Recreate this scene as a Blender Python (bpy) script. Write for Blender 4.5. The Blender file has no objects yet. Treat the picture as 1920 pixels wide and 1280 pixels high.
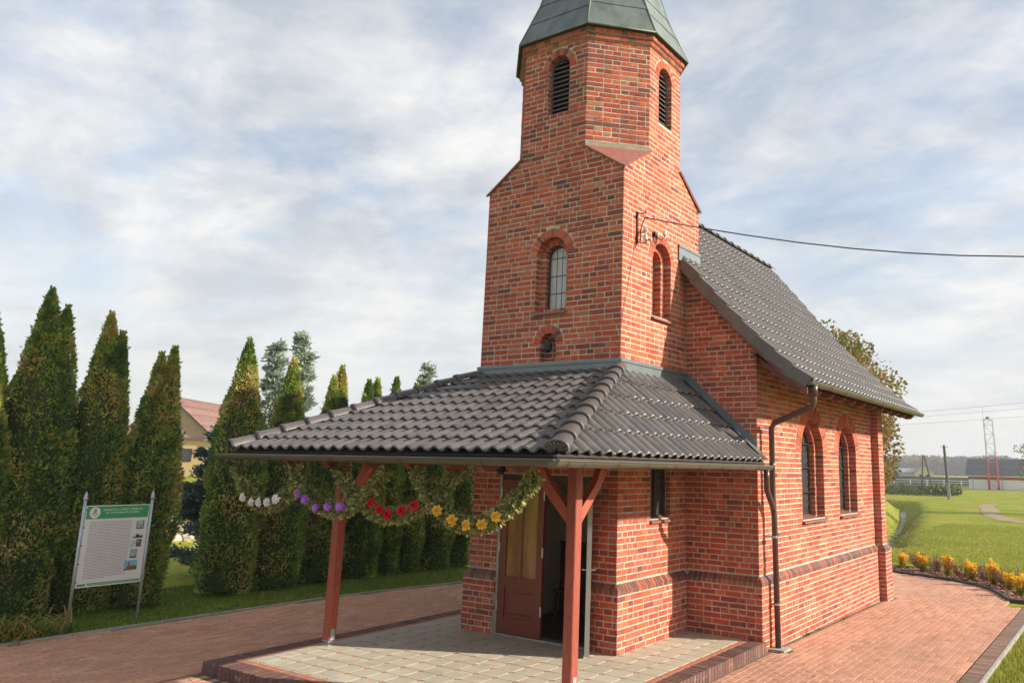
import bpy, math, random
import numpy as np
from mathutils import Vector, Matrix, geometry
from mathutils import noise as mnoise

random.seed(7); np.random.seed(7)
R = math.radians
scene = bpy.context.scene
COL = scene.collection

# ------------------------------------------------------------------ camera, sky, sun, exposure
cam_d = bpy.data.cameras.new('camera'); cam = bpy.data.objects.new('camera', cam_d); COL.objects.link(cam)
r_ = Vector((0.841729, 0.539511, 0.020487)); u_ = Vector((0.088431, -0.175202, 0.980553)); f_ = Vector((-0.532609, 0.823549, 0.195182))
cam.matrix_world = Matrix(((r_.x, u_.x, -f_.x, 5.4854), (r_.y, u_.y, -f_.y, -8.6694), (r_.z, u_.z, -f_.z, 2.2951), (0, 0, 0, 1)))
cam_d.sensor_width = 36; cam_d.lens = 1459.637 / 1920 * 36
cam_d.shift_x = -191.14 / 1920; cam_d.shift_y = -59.56 / 1920
cam_d.clip_start = 0.05; cam_d.clip_end = 4000
scene.camera = cam
CAM = Vector((5.4854, -8.6694, 2.2951))

SUN_EL = R(24); SUNV = Vector((0.9027 * math.cos(SUN_EL), 0.4302 * math.cos(SUN_EL), math.sin(SUN_EL)))
sd = bpy.data.lights.new('sun', 'SUN'); sd.energy = 4.6; sd.angle = R(0.6); sd.color = (1.0, 0.89, 0.75)
so = bpy.data.objects.new('sun', sd); COL.objects.link(so)
so.rotation_euler = SUNV.to_track_quat('Z', 'Y').to_euler(); so.location = SUNV * 60

world = bpy.data.worlds.new('World'); scene.world = world; world.use_nodes = True
nt = world.node_tree; N = nt.nodes; L = nt.links; N.clear()
out = N.new('ShaderNodeOutputWorld'); bg = N.new('ShaderNodeBackground'); L.new(bg.outputs[0], out.inputs[0])
sky = N.new('ShaderNodeTexSky'); sky.sky_type = 'NISHITA'; sky.sun_disc = False
sky.sun_elevation = SUN_EL; sky.sun_rotation = R(64.5); sky.air_density = 1.0; sky.dust_density = 1.5; sky.ozone_density = 1.2
tc = N.new('ShaderNodeTexCoord'); sp = N.new('ShaderNodeSeparateXYZ'); L.new(tc.outputs['Generated'], sp.inputs[0])
def wm(op, a, b=None, c=None):
    n = N.new('ShaderNodeMath'); n.operation = op
    for i, v in enumerate((a, b, c)):
        if v is None: continue
        if isinstance(v, (int, float)): n.inputs[i].default_value = v
        else: L.new(v, n.inputs[i])
    return n.outputs[0]
den = wm('ADD', wm('MAXIMUM', sp.outputs[2], 0.0), 0.22)
cb = N.new('ShaderNodeCombineXYZ'); L.new(wm('DIVIDE', sp.outputs[0], den), cb.inputs[0]); L.new(wm('DIVIDE', sp.outputs[1], den), cb.inputs[1])
mp = N.new('ShaderNodeMapping'); mp.inputs['Rotation'].default_value = (0, 0, R(35)); mp.inputs['Scale'].default_value = (1.0, 1.25, 1); mp.inputs['Location'].default_value = (0.6, 0.25, 0)
L.new(cb.outputs[0], mp.inputs[0])
def wnoise(scale, detail, rough, dist=0.0, off=0.0):
    n = N.new('ShaderNodeTexNoise'); n.inputs['Scale'].default_value = scale; n.inputs['Detail'].default_value = detail
    n.inputs['Roughness'].default_value = rough; n.inputs['Distortion'].default_value = dist
    m = N.new('ShaderNodeMapping'); m.inputs['Location'].default_value = (off, off * 1.7, off * .3); L.new(mp.outputs[0], m.inputs[0]); L.new(m.outputs[0], n.inputs['Vector'])
    return n.outputs[0]
n1 = wnoise(0.9, 6, 0.55, 0.5); n2 = wnoise(3.6, 9, 0.60, 0.25, 3.1); n3 = wnoise(2.4, 8, 0.62, 0.2, 9.7)
s1 = wm('ADD', wm('MULTIPLY', n1, 0.50), wm('MULTIPLY', n2, 0.50))
rp = N.new('ShaderNodeValToRGB'); L.new(s1, rp.inputs[0]); rp.color_ramp.interpolation = 'EASE'
rp.color_ramp.elements[0].position = 0.38; rp.color_ramp.elements[0].color = (0.45, 0.45, 0.45, 1)
rp.color_ramp.elements[1].position = 0.60; rp.color_ramp.elements[1].color = (0.97, 0.97, 0.97, 1)
crp = N.new('ShaderNodeValToRGB'); L.new(n3, crp.inputs[0])
crp.color_ramp.elements[0].position = 0.36; crp.color_ramp.elements[0].color = (0.31, 0.335, 0.37, 1)
crp.color_ramp.elements[1].position = 0.64; crp.color_ramp.elements[1].color = (0.53, 0.52, 0.505, 1)
sm = N.new('ShaderNodeMix'); sm.data_type = 'RGBA'; sm.blend_type = 'MULTIPLY'; sm.inputs[0].default_value = 1
L.new(sky.outputs[0], sm.inputs[6]); sm.inputs[7].default_value = (0.11, 0.11, 0.11, 1)
mx = N.new('ShaderNodeMix'); mx.data_type = 'RGBA'; L.new(rp.outputs[0], mx.inputs[0]); L.new(sm.outputs[2], mx.inputs[6]); L.new(crp.outputs[0], mx.inputs[7])
# pale veil towards the horizon, as thin high cloud does
hz = N.new('ShaderNodeMapRange'); L.new(sp.outputs[2], hz.inputs[0]); hz.inputs[1].default_value = 0.0; hz.inputs[2].default_value = 0.30; hz.inputs[3].default_value = 0.75; hz.inputs[4].default_value = 0.0
mx2 = N.new('ShaderNodeMix'); mx2.data_type = 'RGBA'; L.new(hz.outputs[0], mx2.inputs[0]); L.new(mx.outputs[2], mx2.inputs[6]); mx2.inputs[7].default_value = (0.47, 0.465, 0.455, 1)
L.new(mx2.outputs[2], bg.inputs[0]); bg.inputs[1].default_value = 1.06

vs = scene.view_settings; vs.view_transform = 'Standard'; vs.look = 'None'; vs.exposure = 0.85; vs.gamma = 1.0; vs.use_curve_mapping = False
scene.render.engine = 'CYCLES'
scene.cycles.max_bounces = 6; scene.cycles.transparent_max_bounces = 6; scene.cycles.use_denoising = True
scene.cycles.sample_clamp_indirect = 4.0

# ------------------------------------------------------------------ materials
def new_mat(name):
    m = bpy.data.materials.new(name); m.use_nodes = True
    b = m.node_tree.nodes['Principled BSDF']
    return m, m.node_tree, b
def surf(name, color=None, attr=False, rough=0.7, metal=0.0, noise=None, nscale=8.0, bump=0.0, bscale=60.0, spec=0.5, spots=None, coat=0.0, trans=0.0, coord='Object', stretch=None, emission=None, detail=5, big=None):
    """procedural surface: base colour (own or from the 'Col' attribute) times a noise, optional spots, fine relief"""
    m, t, b = new_mat(name); n = t.nodes; l = t.links
    if coord == 'World': tcn = n.new('ShaderNodeNewGeometry'); vec = tcn.outputs['Position']
    else: tcn = n.new('ShaderNodeTexCoord'); vec = tcn.outputs[coord]
    vec0 = vec
    if stretch:
        mm = n.new('ShaderNodeMapping'); mm.inputs['Scale'].default_value = stretch; l.new(vec, mm.inputs[0]); vec = mm.outputs[0]
    if attr:
        a = n.new('ShaderNodeAttribute'); a.attribute_name = 'Col'; base = a.outputs['Color']
    else:
        rgb = n.new('ShaderNodeRGB'); rgb.outputs[0].default_value = (*color, 1); base = rgb.outputs[0]
    if noise:
        nz = n.new('ShaderNodeTexNoise'); nz.inputs['Scale'].default_value = nscale; nz.inputs['Detail'].default_value = detail; nz.inputs['Roughness'].default_value = 0.6; l.new(vec, nz.inputs['Vector'])
        mr = n.new('ShaderNodeMapRange'); l.new(nz.outputs[0], mr.inputs[0]); mr.inputs[1].default_value = 0.3; mr.inputs[2].default_value = 0.7; mr.inputs[3].default_value = 1 - noise; mr.inputs[4].default_value = 1 + noise
        mu = n.new('ShaderNodeVectorMath'); mu.operation = 'SCALE'; l.new(base, mu.inputs[0]); l.new(mr.outputs[0], mu.inputs[3]); base = mu.outputs[0]
    if big:     # broad weathering: runs and patches metres across
        bs, bst, bc = big
        mb_ = n.new('ShaderNodeMapping'); mb_.inputs['Scale'].default_value = bs; l.new(vec0, mb_.inputs[0])
        nb_ = n.new('ShaderNodeTexNoise'); nb_.inputs['Scale'].default_value = 1.0; nb_.inputs['Detail'].default_value = 6; nb_.inputs['Roughness'].default_value = 0.65; l.new(mb_.outputs[0], nb_.inputs['Vector'])
        mrb = n.new('ShaderNodeMapRange'); l.new(nb_.outputs[0], mrb.inputs[0]); mrb.inputs[1].default_value = 0.42; mrb.inputs[2].default_value = 0.72; mrb.inputs[4].default_value = bst
        mxb = n.new('ShaderNodeMix'); mxb.data_type = 'RGBA'; l.new(mrb.outputs[0], mxb.inputs[0]); l.new(base, mxb.inputs[6]); mxb.inputs[7].default_value = (*bc, 1); base = mxb.outputs[2]
    if spots:
        col, sc, lo, hi = spots
        nz2 = n.new('ShaderNodeTexNoise'); nz2.inputs['Scale'].default_value = sc; nz2.inputs['Detail'].default_value = 4; l.new(vec, nz2.inputs['Vector'])
        mr2 = n.new('ShaderNodeMapRange'); l.new(nz2.outputs[0], mr2.inputs[0]); mr2.inputs[1].default_value = lo; mr2.inputs[2].default_value = hi
        mix = n.new('ShaderNodeMix'); mix.data_type = 'RGBA'; l.new(mr2.outputs[0], mix.inputs[0]); l.new(base, mix.inputs[6]); mix.inputs[7].default_value = (*col, 1); base = mix.outputs[2]
    l.new(base, b.inputs['Base Color'])
    b.inputs['Roughness'].default_value = rough; b.inputs['Metallic'].default_value = metal
    b.inputs['Specular IOR Level'].default_value = spec; b.inputs['Coat Weight'].default_value = coat
    if bump:
        nb = n.new('ShaderNodeTexNoise'); nb.inputs['Scale'].default_value = bscale; nb.inputs['Detail'].default_value = 6; l.new(vec, nb.inputs['Vector'])
        bp = n.new('ShaderNodeBump'); bp.inputs['Strength'].default_value = bump; bp.inputs['Distance'].default_value = 0.01; l.new(nb.outputs[0], bp.inputs['Height']); l.new(bp.outputs[0], b.inputs['Normal'])
    if trans:
        tr = n.new('ShaderNodeBsdfTranslucent'); l.new(base, tr.inputs[0]); ms = n.new('ShaderNodeMixShader'); ms.inputs[0].default_value = trans
        l.new(b.outputs[0], ms.inputs[1]); l.new(tr.outputs[0], ms.inputs[2]); l.new(ms.outputs[0], n['Material Output'].inputs[0])
    return m
M = {}
M['brick'] = surf('brick_clay', attr=True, rough=0.85, noise=0.28, nscale=38, bump=0.5, bscale=150, spots=((0.05, 0.03, 0.028), 26, 0.59, 0.72), spec=0.25, coord='World', big=((1.6, 1.6, .55), .36, (0.17, 0.065, 0.05)))
M['mortar'] = surf('mortar', color=(0.53, 0.47, 0.37), rough=0.95, noise=0.22, nscale=9, bump=0.6, bscale=120, spec=0.1, spots=((0.33, 0.29, 0.23), 3.0, 0.52, 0.76), coord='World', big=((1.6, 1.6, .55), .45, (0.26, 0.22, 0.17)))
M['glazed'] = surf('dark_glazed_brick', attr=True, rough=0.45, noise=0.25, nscale=30, bump=0.25, bscale=90)
M['tile'] = surf('roof_tile_glaze', attr=True, rough=0.43, noise=0.20, nscale=9, bump=0.08, bscale=60, spec=0.45, spots=((0.20, 0.17, 0.14), 45, 0.68, 0.80), coord='World', big=((1.1, 1.1, 1.1), .35, (0.13, 0.12, 0.10)))
M['deck'] = surf('roof_underlay', color=(0.05, 0.04, 0.035), rough=0.9, noise=0.2)
M['wood'] = surf('red_stained_timber', attr=True, rough=0.5, noise=0.22, nscale=10, bump=0.25, bscale=30, stretch=(6, 6, 0.8), spots=((0.10, 0.03, 0.02), 9, 0.58, 0.74), coord='World', big=((3, 3, .6), .5, (0.17, 0.05, 0.035)))
M['gutter'] = surf('gutter_sheet', color=(0.10, 0.096, 0.070), rough=0.30, metal=0.25, noise=0.12, nscale=5)
M['gutter_joint'] = surf('gutter_joint', color=(0.06, 0.055, 0.05), rough=0.4, metal=0.2)
M['pipe'] = surf('downpipe_brown', color=(0.10, 0.058, 0.05), rough=0.33, metal=0.25, noise=0.15, nscale=6)
M['lead'] = surf('flashing_sheet', color=(0.16, 0.19, 0.205), rough=0.42, metal=0.35, noise=0.12, nscale=5, bump=0.05, bscale=20)
M['copper'] = surf('patinated_copper', attr=True, rough=0.55, metal=0.25, noise=0.28, nscale=5, bump=0.08, bscale=18, spots=((0.24, 0.30, 0.26), 24, 0.66, 0.80), stretch=(1, 1, 0.45))
M['coping'] = surf('coping_sheet', color=(0.27, 0.10, 0.075), rough=0.65, noise=0.25, nscale=14, bump=0.2, bscale=40)
M['sill'] = surf('sill_tile', color=(0.25, 0.105, 0.085), rough=0.38, noise=0.12, nscale=14)
M['door'] = surf('door_timber', color=(0.17, 0.036, 0.022), rough=0.35, noise=0.22, nscale=9, stretch=(7, 7, 0.8), spec=0.5)
M['dark_frame'] = surf('dark_frame', color=(0.05, 0.032, 0.026), rough=0.5, noise=0.15)
M['louvre'] = surf('weathered_louvre', color=(0.13, 0.095, 0.10), rough=0.7, noise=0.25, nscale=20, stretch=(1, 1, 4))
M['void'] = surf('unlit_interior', color=(0.02, 0.018, 0.016), rough=0.95)
M['plaster'] = surf('cream_plaster', color=(0.60, 0.53, 0.42), rough=0.9, noise=0.06)
M['pew'] = surf('pew_timber', color=(0.10, 0.05, 0.025), rough=0.5, noise=0.2, stretch=(5, 5, 1))
M['steel'] = surf('bare_steel', color=(0.55, 0.55, 0.54), rough=0.3, metal=0.8)
M['galv'] = surf('galvanised_tube', color=(0.42, 0.45, 0.47), rough=0.42, metal=0.5, noise=0.1, nscale=12)
M['grey_seal'] = surf('grey_trim', color=(0.34, 0.33, 0.30), rough=0.6, noise=0.08)
M['white'] = surf('white_print', color=(0.72, 0.71, 0.70), rough=0.45, noise=0.02)
M['green'] = surf('green_print', color=(0.045, 0.33, 0.12), rough=0.4)
M['ink'] = surf('grey_print', color=(0.22, 0.22, 0.22), rough=0.5)
M['colour'] = surf('colour_print', attr=True, rough=0.45)
M['porcelain'] = surf('porcelain', color=(0.62, 0.60, 0.56), rough=0.18, noise=0.1)
M['iron'] = surf('black_iron', color=(0.025, 0.022, 0.022), rough=0.5, metal=0.4, noise=0.3, nscale=30)
M['paver'] = surf('clay_paver', attr=True, rough=0.85, noise=0.16, nscale=22, bump=0.4, bscale=130, spec=0.25, coord='World', big=((.8, .45, 1), .45, (0.24, 0.16, 0.11)), spots=((0.30, 0.24, 0.17), 9, .62, .78))
M['joint'] = surf('paving_joint_sand', color=(0.15, 0.115, 0.07), rough=0.98, noise=0.35, nscale=4, spots=((0.07, 0.10, 0.03), 2.2, 0.52, 0.66), bump=0.3)
M['slab'] = surf('beige_concrete', attr=True, rough=0.8, noise=0.09, nscale=10, bump=0.15, bscale=160, spots=((0.27, 0.24, 0.18), 5, 0.60, 0.78), spec=0.3, coord='World', big=((1.1, .8, 1), .35, (0.27, 0.23, 0.16)))
M['slabjoint'] = surf('terrace_bed', color=(0.24, 0.21, 0.15), rough=0.95, noise=0.2)
M['leaf'] = surf('leaf', attr=True, rough=0.6, noise=0.2, nscale=3, trans=0.36, spec=0.25)
M['blade'] = surf('grass_blade', attr=True, rough=0.6, trans=0.30, spec=0.2)
M['bark'] = surf('bark', color=(0.11, 0.085, 0.06), rough=0.95, noise=0.4, nscale=12, bump=0.6, bscale=30, stretch=(1, 1, 0.3))
M['mulch'] = surf('bark_mulch', attr=True, rough=0.9, noise=0.25, nscale=30)
M['soil'] = surf('soil', color=(0.09, 0.055, 0.035), rough=0.98, noise=0.4, nscale=14, bump=0.6)
M['kerb'] = surf('kerb_rubber', color=(0.045, 0.045, 0.045), rough=0.75, noise=0.25, nscale=16)
M['conckerb'] = surf('concrete_kerb', color=(0.33, 0.32, 0.29), rough=0.9, noise=0.2, nscale=8, bump=0.3)
M['rock'] = surf('field_stone', attr=True, rough=0.9, noise=0.25, nscale=4, bump=0.6, bscale=14)
M['render_y'] = surf('yellow_render', color=(0.62, 0.45, 0.23), rough=0.9, noise=0.06)
M['render_p'] = surf('boarded_gable', color=(0.42, 0.29, 0.20), rough=0.85, noise=0.08, nscale=3)
M['render_w'] = surf('pale_render', color=(0.78, 0.78, 0.76), rough=0.9, noise=0.05)
M['render_c'] = surf('cream_render', color=(0.58, 0.55, 0.38), rough=0.9, noise=0.05)
M['redtile'] = surf('red_clay_roof', attr=True, rough=0.8, noise=0.2, nscale=3)
M['greyroof'] = surf('grey_sheet_roof', color=(0.36, 0.38, 0.42), rough=0.5, metal=0.3, noise=0.1, nscale=2)
M['darkroof'] = surf('dark_sheet_roof', attr=True, rough=0.5, noise=0.1, nscale=3)
M['redpaint'] = surf('red_paint', color=(0.34, 0.04, 0.05), rough=0.5, noise=0.1)
M['oldpole'] = surf('weathered_pole', color=(0.12, 0.10, 0.085), rough=0.9, noise=0.3, nscale=8)
M['petal'] = surf('petal', attr=True, rough=0.6, trans=0.25, spec=0.2)
M['cable'] = surf('cable_sheath', color=(0.03, 0.03, 0.032), rough=0.5)
M['curtain'] = surf('glazed_curtain', color=(0.42, 0.43, 0.43), rough=0.10, noise=0.16, nscale=7, stretch=(1, 1, 0.2), spec=0.6)
M['darkglass'] = surf('leaded_glass', color=(0.045, 0.05, 0.05), rough=0.08, noise=0.4, nscale=16, spec=0.7)
M['doorglass'] = surf('amber_reflection_glass', color=(0.25, 0.115, 0.055), rough=0.10, noise=0.45, nscale=4, stretch=(1, 1, 0.35), spec=0.8, bump=0.10, bscale=45)  # reflected surroundings are painted in as the pane's amber base colour

# ------------------------------------------------------------------ mesh builder
class MB:
    def __init__(s): s.v = []; s.f = []; s.c = []; s.col = (1, 1, 1)
    def add(s, verts, faces):
        o = len(s.v); s.v.extend(verts); s.c.extend([s.col] * len(verts)); s.f.extend([tuple(i + o for i in f) for f in faces])
    def quad(s, a, b, c, d): s.add([a, b, c, d], [(0, 1, 2, 3)])
    def hexa(s, p):   # p: 4 bottom + 4 top (matching order)
        s.add(p, [(3, 2, 1, 0), (4, 5, 6, 7), (0, 1, 5, 4), (1, 2, 6, 5), (2, 3, 7, 6), (3, 0, 4, 7)])
    def box(s, lo, hi, T=None):
        x0, y0, z0 = lo; x1, y1, z1 = hi
        p = [(x0, y0, z0), (x1, y0, z0), (x1, y1, z0), (x0, y1, z0), (x0, y0, z1), (x1, y0, z1), (x1, y1, z1), (x0, y1, z1)]
        if T: p = [tuple(T(*q)) for q in p]
        s.hexa(p)
    def cbox(s, lo, hi, b=0.006):   # box with chamfered vertical+top edges, local axes = world
        x0, y0, z0 = lo; x1, y1, z1 = hi
        def ring(i, z): return [(x0 + i, y0, z), (x1 - i, y0, z), (x1, y0 + i, z), (x1, y1 - i, z), (x1 - i, y1, z), (x0 + i, y1, z), (x0, y1 - i, z), (x0, y0 + i, z)]
        a = ring(b, z0); c = ring(b, z1)
        s.add(a + c, [tuple(range(7, -1, -1)), tuple(range(8, 16))] + [(i, (i + 1) % 8, 8 + (i + 1) % 8, 8 + i) for i in range(8)])
    def prism(s, pts, T, d0, d1):   # polygon pts (a,b) in plane, extruded d0..d1 ; T(a,b,d)->xyz
        n = len(pts)
        s.add([tuple(T(a, b, d0)) for a, b in pts] + [tuple(T(a, b, d1)) for a, b in pts],
              [tuple(range(n - 1, -1, -1)), tuple(range(n, 2 * n))] + [(i, (i + 1) % n, n + (i + 1) % n, n + i) for i in range(n)])
    def tube(s, path, rad, n=8, cap=True):
        path = [Vector(p) for p in path]; k = len(path)
        rads = rad if isinstance(rad, (list, tuple)) else [rad] * k
        vs_ = []; up0 = None
        for i, p in enumerate(path):
            d = (path[min(i + 1, k - 1)] - path[max(i - 1, 0)]).normalized()
            if up0 is None: up0 = d.orthogonal().normalized()
            a = (up0 - d * up0.dot(d)).normalized(); up0 = a; b = d.cross(a)
            for j in range(n):
                t = 2 * math.pi * j / n; vs_.append(tuple(p + (a * math.cos(t) + b * math.sin(t)) * rads[i]))
        fs = [(i * n + j, i * n + (j + 1) % n, (i + 1) * n + (j + 1) % n, (i + 1) * n + j) for i in range(k - 1) for j in range(n)]
        if cap: fs += [tuple(range(n - 1, -1, -1)), tuple(range((k - 1) * n, k * n))]
        s.add(vs_, fs)
    def lathe(s, c, prof, n=10, axis='z'):
        vs_ = []
        for r0, h in prof:
            for j in range(n):
                t = 2 * math.pi * j / n
                if axis == 'z': vs_.append((c[0] + r0 * math.cos(t), c[1] + r0 * math.sin(t), c[2] + h))
                else: vs_.append((c[0] + h, c[1] + r0 * math.cos(t), c[2] + r0 * math.sin(t)))
        k = len(prof)
        s.add(vs_, [(i * n + j, i * n + (j + 1) % n, (i + 1) * n + (j + 1) % n, (i + 1) * n + j) for i in range(k - 1) for j in range(n)] + [tuple(range(n - 1, -1, -1)), tuple(range((k - 1) * n, k * n))])
    def blob(s, c, r, seg=8, rings=5, wob=0.2, sx=1, sy=1, sz=1):
        vs_ = []; ph = random.random() * 99
        for i in range(rings + 1):
            th = math.pi * i / rings
            for j in range(seg):
                a = 2 * math.pi * j / seg; d = Vector((math.sin(th) * math.cos(a), math.sin(th) * math.sin(a), math.cos(th)))
                q = r * (1 + wob * mnoise.noise(d * 1.6 + Vector((ph, 0, 0))))
                vs_.append((c[0] + d.x * q * sx, c[1] + d.y * q * sy, c[2] + d.z * q * sz))
        s.add(vs_, [(i * seg + j, (i + 1) * seg + j, (i + 1) * seg + (j + 1) % seg, i * seg + (j + 1) % seg) for i in range(rings) for j in range(seg)])
    def mesh(s, name, mat, smooth=False):
        me = bpy.data.meshes.new(name); me.from_pydata(s.v, [], s.f)
        ca = me.color_attributes.new('Col', 'FLOAT_COLOR', 'POINT')
        a = np.ones((len(s.v), 4), dtype=np.float32); a[:, :3] = np.array(s.c, dtype=np.float32).reshape(-1, 3); ca.data.foreach_set('color', a.ravel())
        me.materials.append(mat)
        if smooth: me.polygons.foreach_set('use_smooth', [True] * len(me.polygons))
        me.update(); return me
    def build(s, name, mat, parent=None, smooth=False, **props):
        return put(name, s.mesh(name, mat, smooth), parent, **props)
def put(name, me, parent=None, matrix=None, **props):
    o = bpy.data.objects.new(name, me); COL.objects.link(o)
    if parent: o.parent = parent; o.matrix_parent_inverse = Matrix.Identity(4)
    if parent is not None:
        base = WORLD[parent.name].inverted() if parent.name in WORLD else Matrix.Identity(4)
    else: base = Matrix.Identity(4)
    mw = matrix if matrix is not None else Matrix.Identity(4)
    o.matrix_basis = base @ mw
    WORLD[o.name] = mw
    for k, v in props.items(): o[k] = v
    return o
WORLD = {}
def thing(name, label, cat, loc=(0, 0, 0), group=None, kind=None):
    o = bpy.data.objects.new(name, None); COL.objects.link(o); o.location = loc; o.empty_display_size = 0.2
    WORLD[o.name] = Matrix.Translation(loc)
    o['label'] = label; o['category'] = cat
    if group: o['group'] = group
    if kind: o['kind'] = kind
    return o
def tag(o, label, cat, group=None, kind=None):
    o['label'] = label; o['category'] = cat
    if group: o['group'] = group
    if kind: o['kind'] = kind
    return o
def fast_mesh(name, verts, faces_n, cols, mat, smooth=False):
    """verts (k,n,3) array of k n-gons with a colour each"""
    k = verts.shape[0]; n = verts.shape[1]
    me = bpy.data.meshes.new(name); me.vertices.add(k * n); me.vertices.foreach_set('co', verts.reshape(-1).astype(np.float32))
    me.loops.add(k * n); me.loops.foreach_set('vertex_index', np.arange(k * n, dtype=np.int32))
    me.polygons.add(k); me.polygons.foreach_set('loop_start', np.arange(0, k * n, n, dtype=np.int32)); me.polygons.foreach_set('loop_total', np.full(k, n, dtype=np.int32))
    ca = me.color_attributes.new('Col', 'FLOAT_COLOR', 'POINT'); a = np.ones((k * n, 4), dtype=np.float32); a[:, :3] = np.repeat(cols, n, axis=0); ca.data.foreach_set('color', a.ravel())
    me.materials.append(mat); me.update(calc_edges=True); me.validate(); return me
def gz(x, y): return -0.135 - 0.016 * min(max(y - 1.5, 0), 12)
def jit(c, a=0.1):
    k = 1 + random.uniform(-a, a); return tuple(min(1, q * k) for q in c)

# ------------------------------------------------------------------ bricks
C_ = 0.077
BR = []      # every facing brick: (matrix, length, tone index, score)
TONES = [(0.52, 0.118, 0.055), (0.48, 0.094, 0.050), (0.41, 0.078, 0.047), (0.47, 0.140, 0.095), (0.25, 0.066, 0.052), (0.17, 0.066, 0.056), (0.42, 0.20, 0.12), (0.34, 0.075, 0.054), (0.54, 0.155, 0.082), (0.44, 0.122, 0.078)]
W_LOW = [1.4, 3.2, 3.6, 0.6, 1.9, 0.25, 0.03, 2.6, 0.2, 1.0]
W_SIDE = [3.6, 3.0, 1.6, 1.0, 0.6, 0.15, 0.15, 0.8, 1.8, 1.6]  # side walls: warm sunlight put into the mix as more orange bricks
W_UP = [2.2, 3.0, 2.2, 1.3, 1.6, 0.30, 0.12, 1.8, 0.6, 1.6]
W_OCT = [2.0, 2.6, 1.8, 0.8, 2.4, 0.7, 0.2, 1.6, 0.5, 1.2]
def brick_mesh_geo(mb, ln, h=0.0625, d=0.03, e=0.0035):
    a, b = ln / 2, h / 2
    fr = [(-a + e, 0, -b + e), (a - e, 0, -b + e), (a - e, 0, b - e), (-a + e, 0, b - e)]
    md = [(-a, e, -b), (a, e, -b), (a, e, b), (-a, e, b)]
    bk = [(-a, d, -b), (a, d, -b), (a, d, b), (-a, d, b)]
    return fr + md + bk, [(0, 1, 2, 3)] + [(4 + i, 4 + (i + 1) % 4, (i + 1) % 4, i) for i in range(4)] + [(8 + i, 8 + (i + 1) % 4, 4 + (i + 1) % 4, 4 + i) for i in range(4)]
def add_brick(center, u, n, ln, wts, score=1.0, mat='brick'):
    """center on the wall face; u along the course, n outward"""
    u = Vector(u); n = Vector(n); z = Vector((0, 0, 1))
    ang = random.gauss(0, 0.006)
    uu = (u * math.cos(ang) + z * math.sin(ang)).normalized(); zz = (z * math.cos(ang) - u * math.sin(ang))
    c = Vector(center) + n * random.uniform(-0.0035, 0.0015) + z * random.gauss(0, 0.0009)
    mtx = Matrix(((uu.x, -n.x, zz.x, c.x), (uu.y, -n.y, zz.y, c.y), (uu.z, -n.z, zz.z, c.z), (0, 0, 0, 1)))
    BR.append([mtx, round(ln / 0.01) * 0.01 if ln > 0.03 else ln, random.choices(range(len(TONES)), wts)[0], score, ln])
def sect(poly, v):
    xs = []
    n = len(poly)
    for i in range(n):
        (a0, b0), (a1, b1) = poly[i], poly[(i + 1) % n]
        if (b0 <= v < b1) or (b1 <= v < b0): xs.append(a0 + (v - b0) / (b1 - b0) * (a1 - a0))
    xs.sort(); return [(xs[i], xs[i + 1]) for i in range(0, len(xs) - 1, 2)]
def blocked(op, v0, v1):
    cu, hw, sill, spring, rt = op['cu'], op['hw'], op['sill'], op['spring'], op.get('rt', 0.12)
    if v1 <= sill + 0.01 or v0 >= op['top'] + rt - 0.01: return None
    if op['arch']:
        vm = min(v0, v1)
        if vm <= spring - 0.012: return (cu - hw, cu + hw)
        d = max(v0 - spring, 0) if v0 < spring + hw + rt else None
        d = max((v0 + v1) / 2 - spring - 0.01, 0)
        rr = (hw + rt) ** 2 - d * d
        if rr <= 0: return None
        w = max(math.sqrt(rr), hw if v0 < spring else 0); return (cu - w, cu + w)
    if v0 >= op['top']: return None
    return (cu - hw, cu + hw)
def lay(o, u, n, poly, ops=(), wts=W_UP, z0=0.0, score=1.0, phase=0):
    o = Vector(o); u = Vector(u)
    vmin = min(p[1] for p in poly); vmax = max(p[1] for p in poly)
    r0 = int(math.floor((vmin - z0) / C_ + 0.02)); r1 = int(math.ceil((vmax - z0) / C_))
    for r in range(r0, r1):
        v0 = z0 + r * C_; v1 = v0 + C_ - 0.012; vm = (v0 + v1) / 2
        if vm < vmin or v1 > vmax + 0.03: continue
        iv = sect(poly, vm)
        for op in ops:
            b = blocked(op, v0, v1)
            if not b: continue
            nv = []
            for a0, a1 in iv:
                if b[1] <= a0 or b[0] >= a1: nv.append((a0, a1)); continue
                if b[0] - a0 > 0.03: nv.append((a0, b[0] - 0.006))
                if a1 - b[1] > 0.03: nv.append((b[1] + 0.006, a1))
            iv = nv
        for a0, a1 in iv:
            a0 += 0.0016; a1 -= 0.0016; x = a0; odd = (r + phase) % 2; first = True
            while x < a1 - 0.02:
                if first: ln = 0.12 if odd else (0.185 if random.random() < .5 else 0.25); first = False
                elif odd: ln = 0.12 if random.random() < 0.80 else 0.25
                else: ln = 0.25 if random.random() < 0.74 else 0.12
                if x + ln > a1 - 0.05: ln = a1 - x
                if ln > 0.27: ln = ln / 2 - 0.006
                l2 = ln + random.uniform(-0.007, 0.002)
                add_brick(o + u * (x + ln / 2) + Vector((0, 0, vm)), u, n, min(l2, a1 - x), wts, score)
                x += ln + 0.010
def Fr(o, u, n):
    o = Vector(o); u = Vector(u); n = Vector(n)
    return lambda a, b, d: o + u * a + Vector((0, 0, b)) + n * d
def arch_pts(cu, hw, sill, spring, k=12):
    return [(cu - hw, sill)] + [(cu - hw * math.cos(math.pi * i / k), spring + hw * math.sin(math.pi * i / k)) for i in range(k + 1)] + [(cu + hw, sill)]
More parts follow.
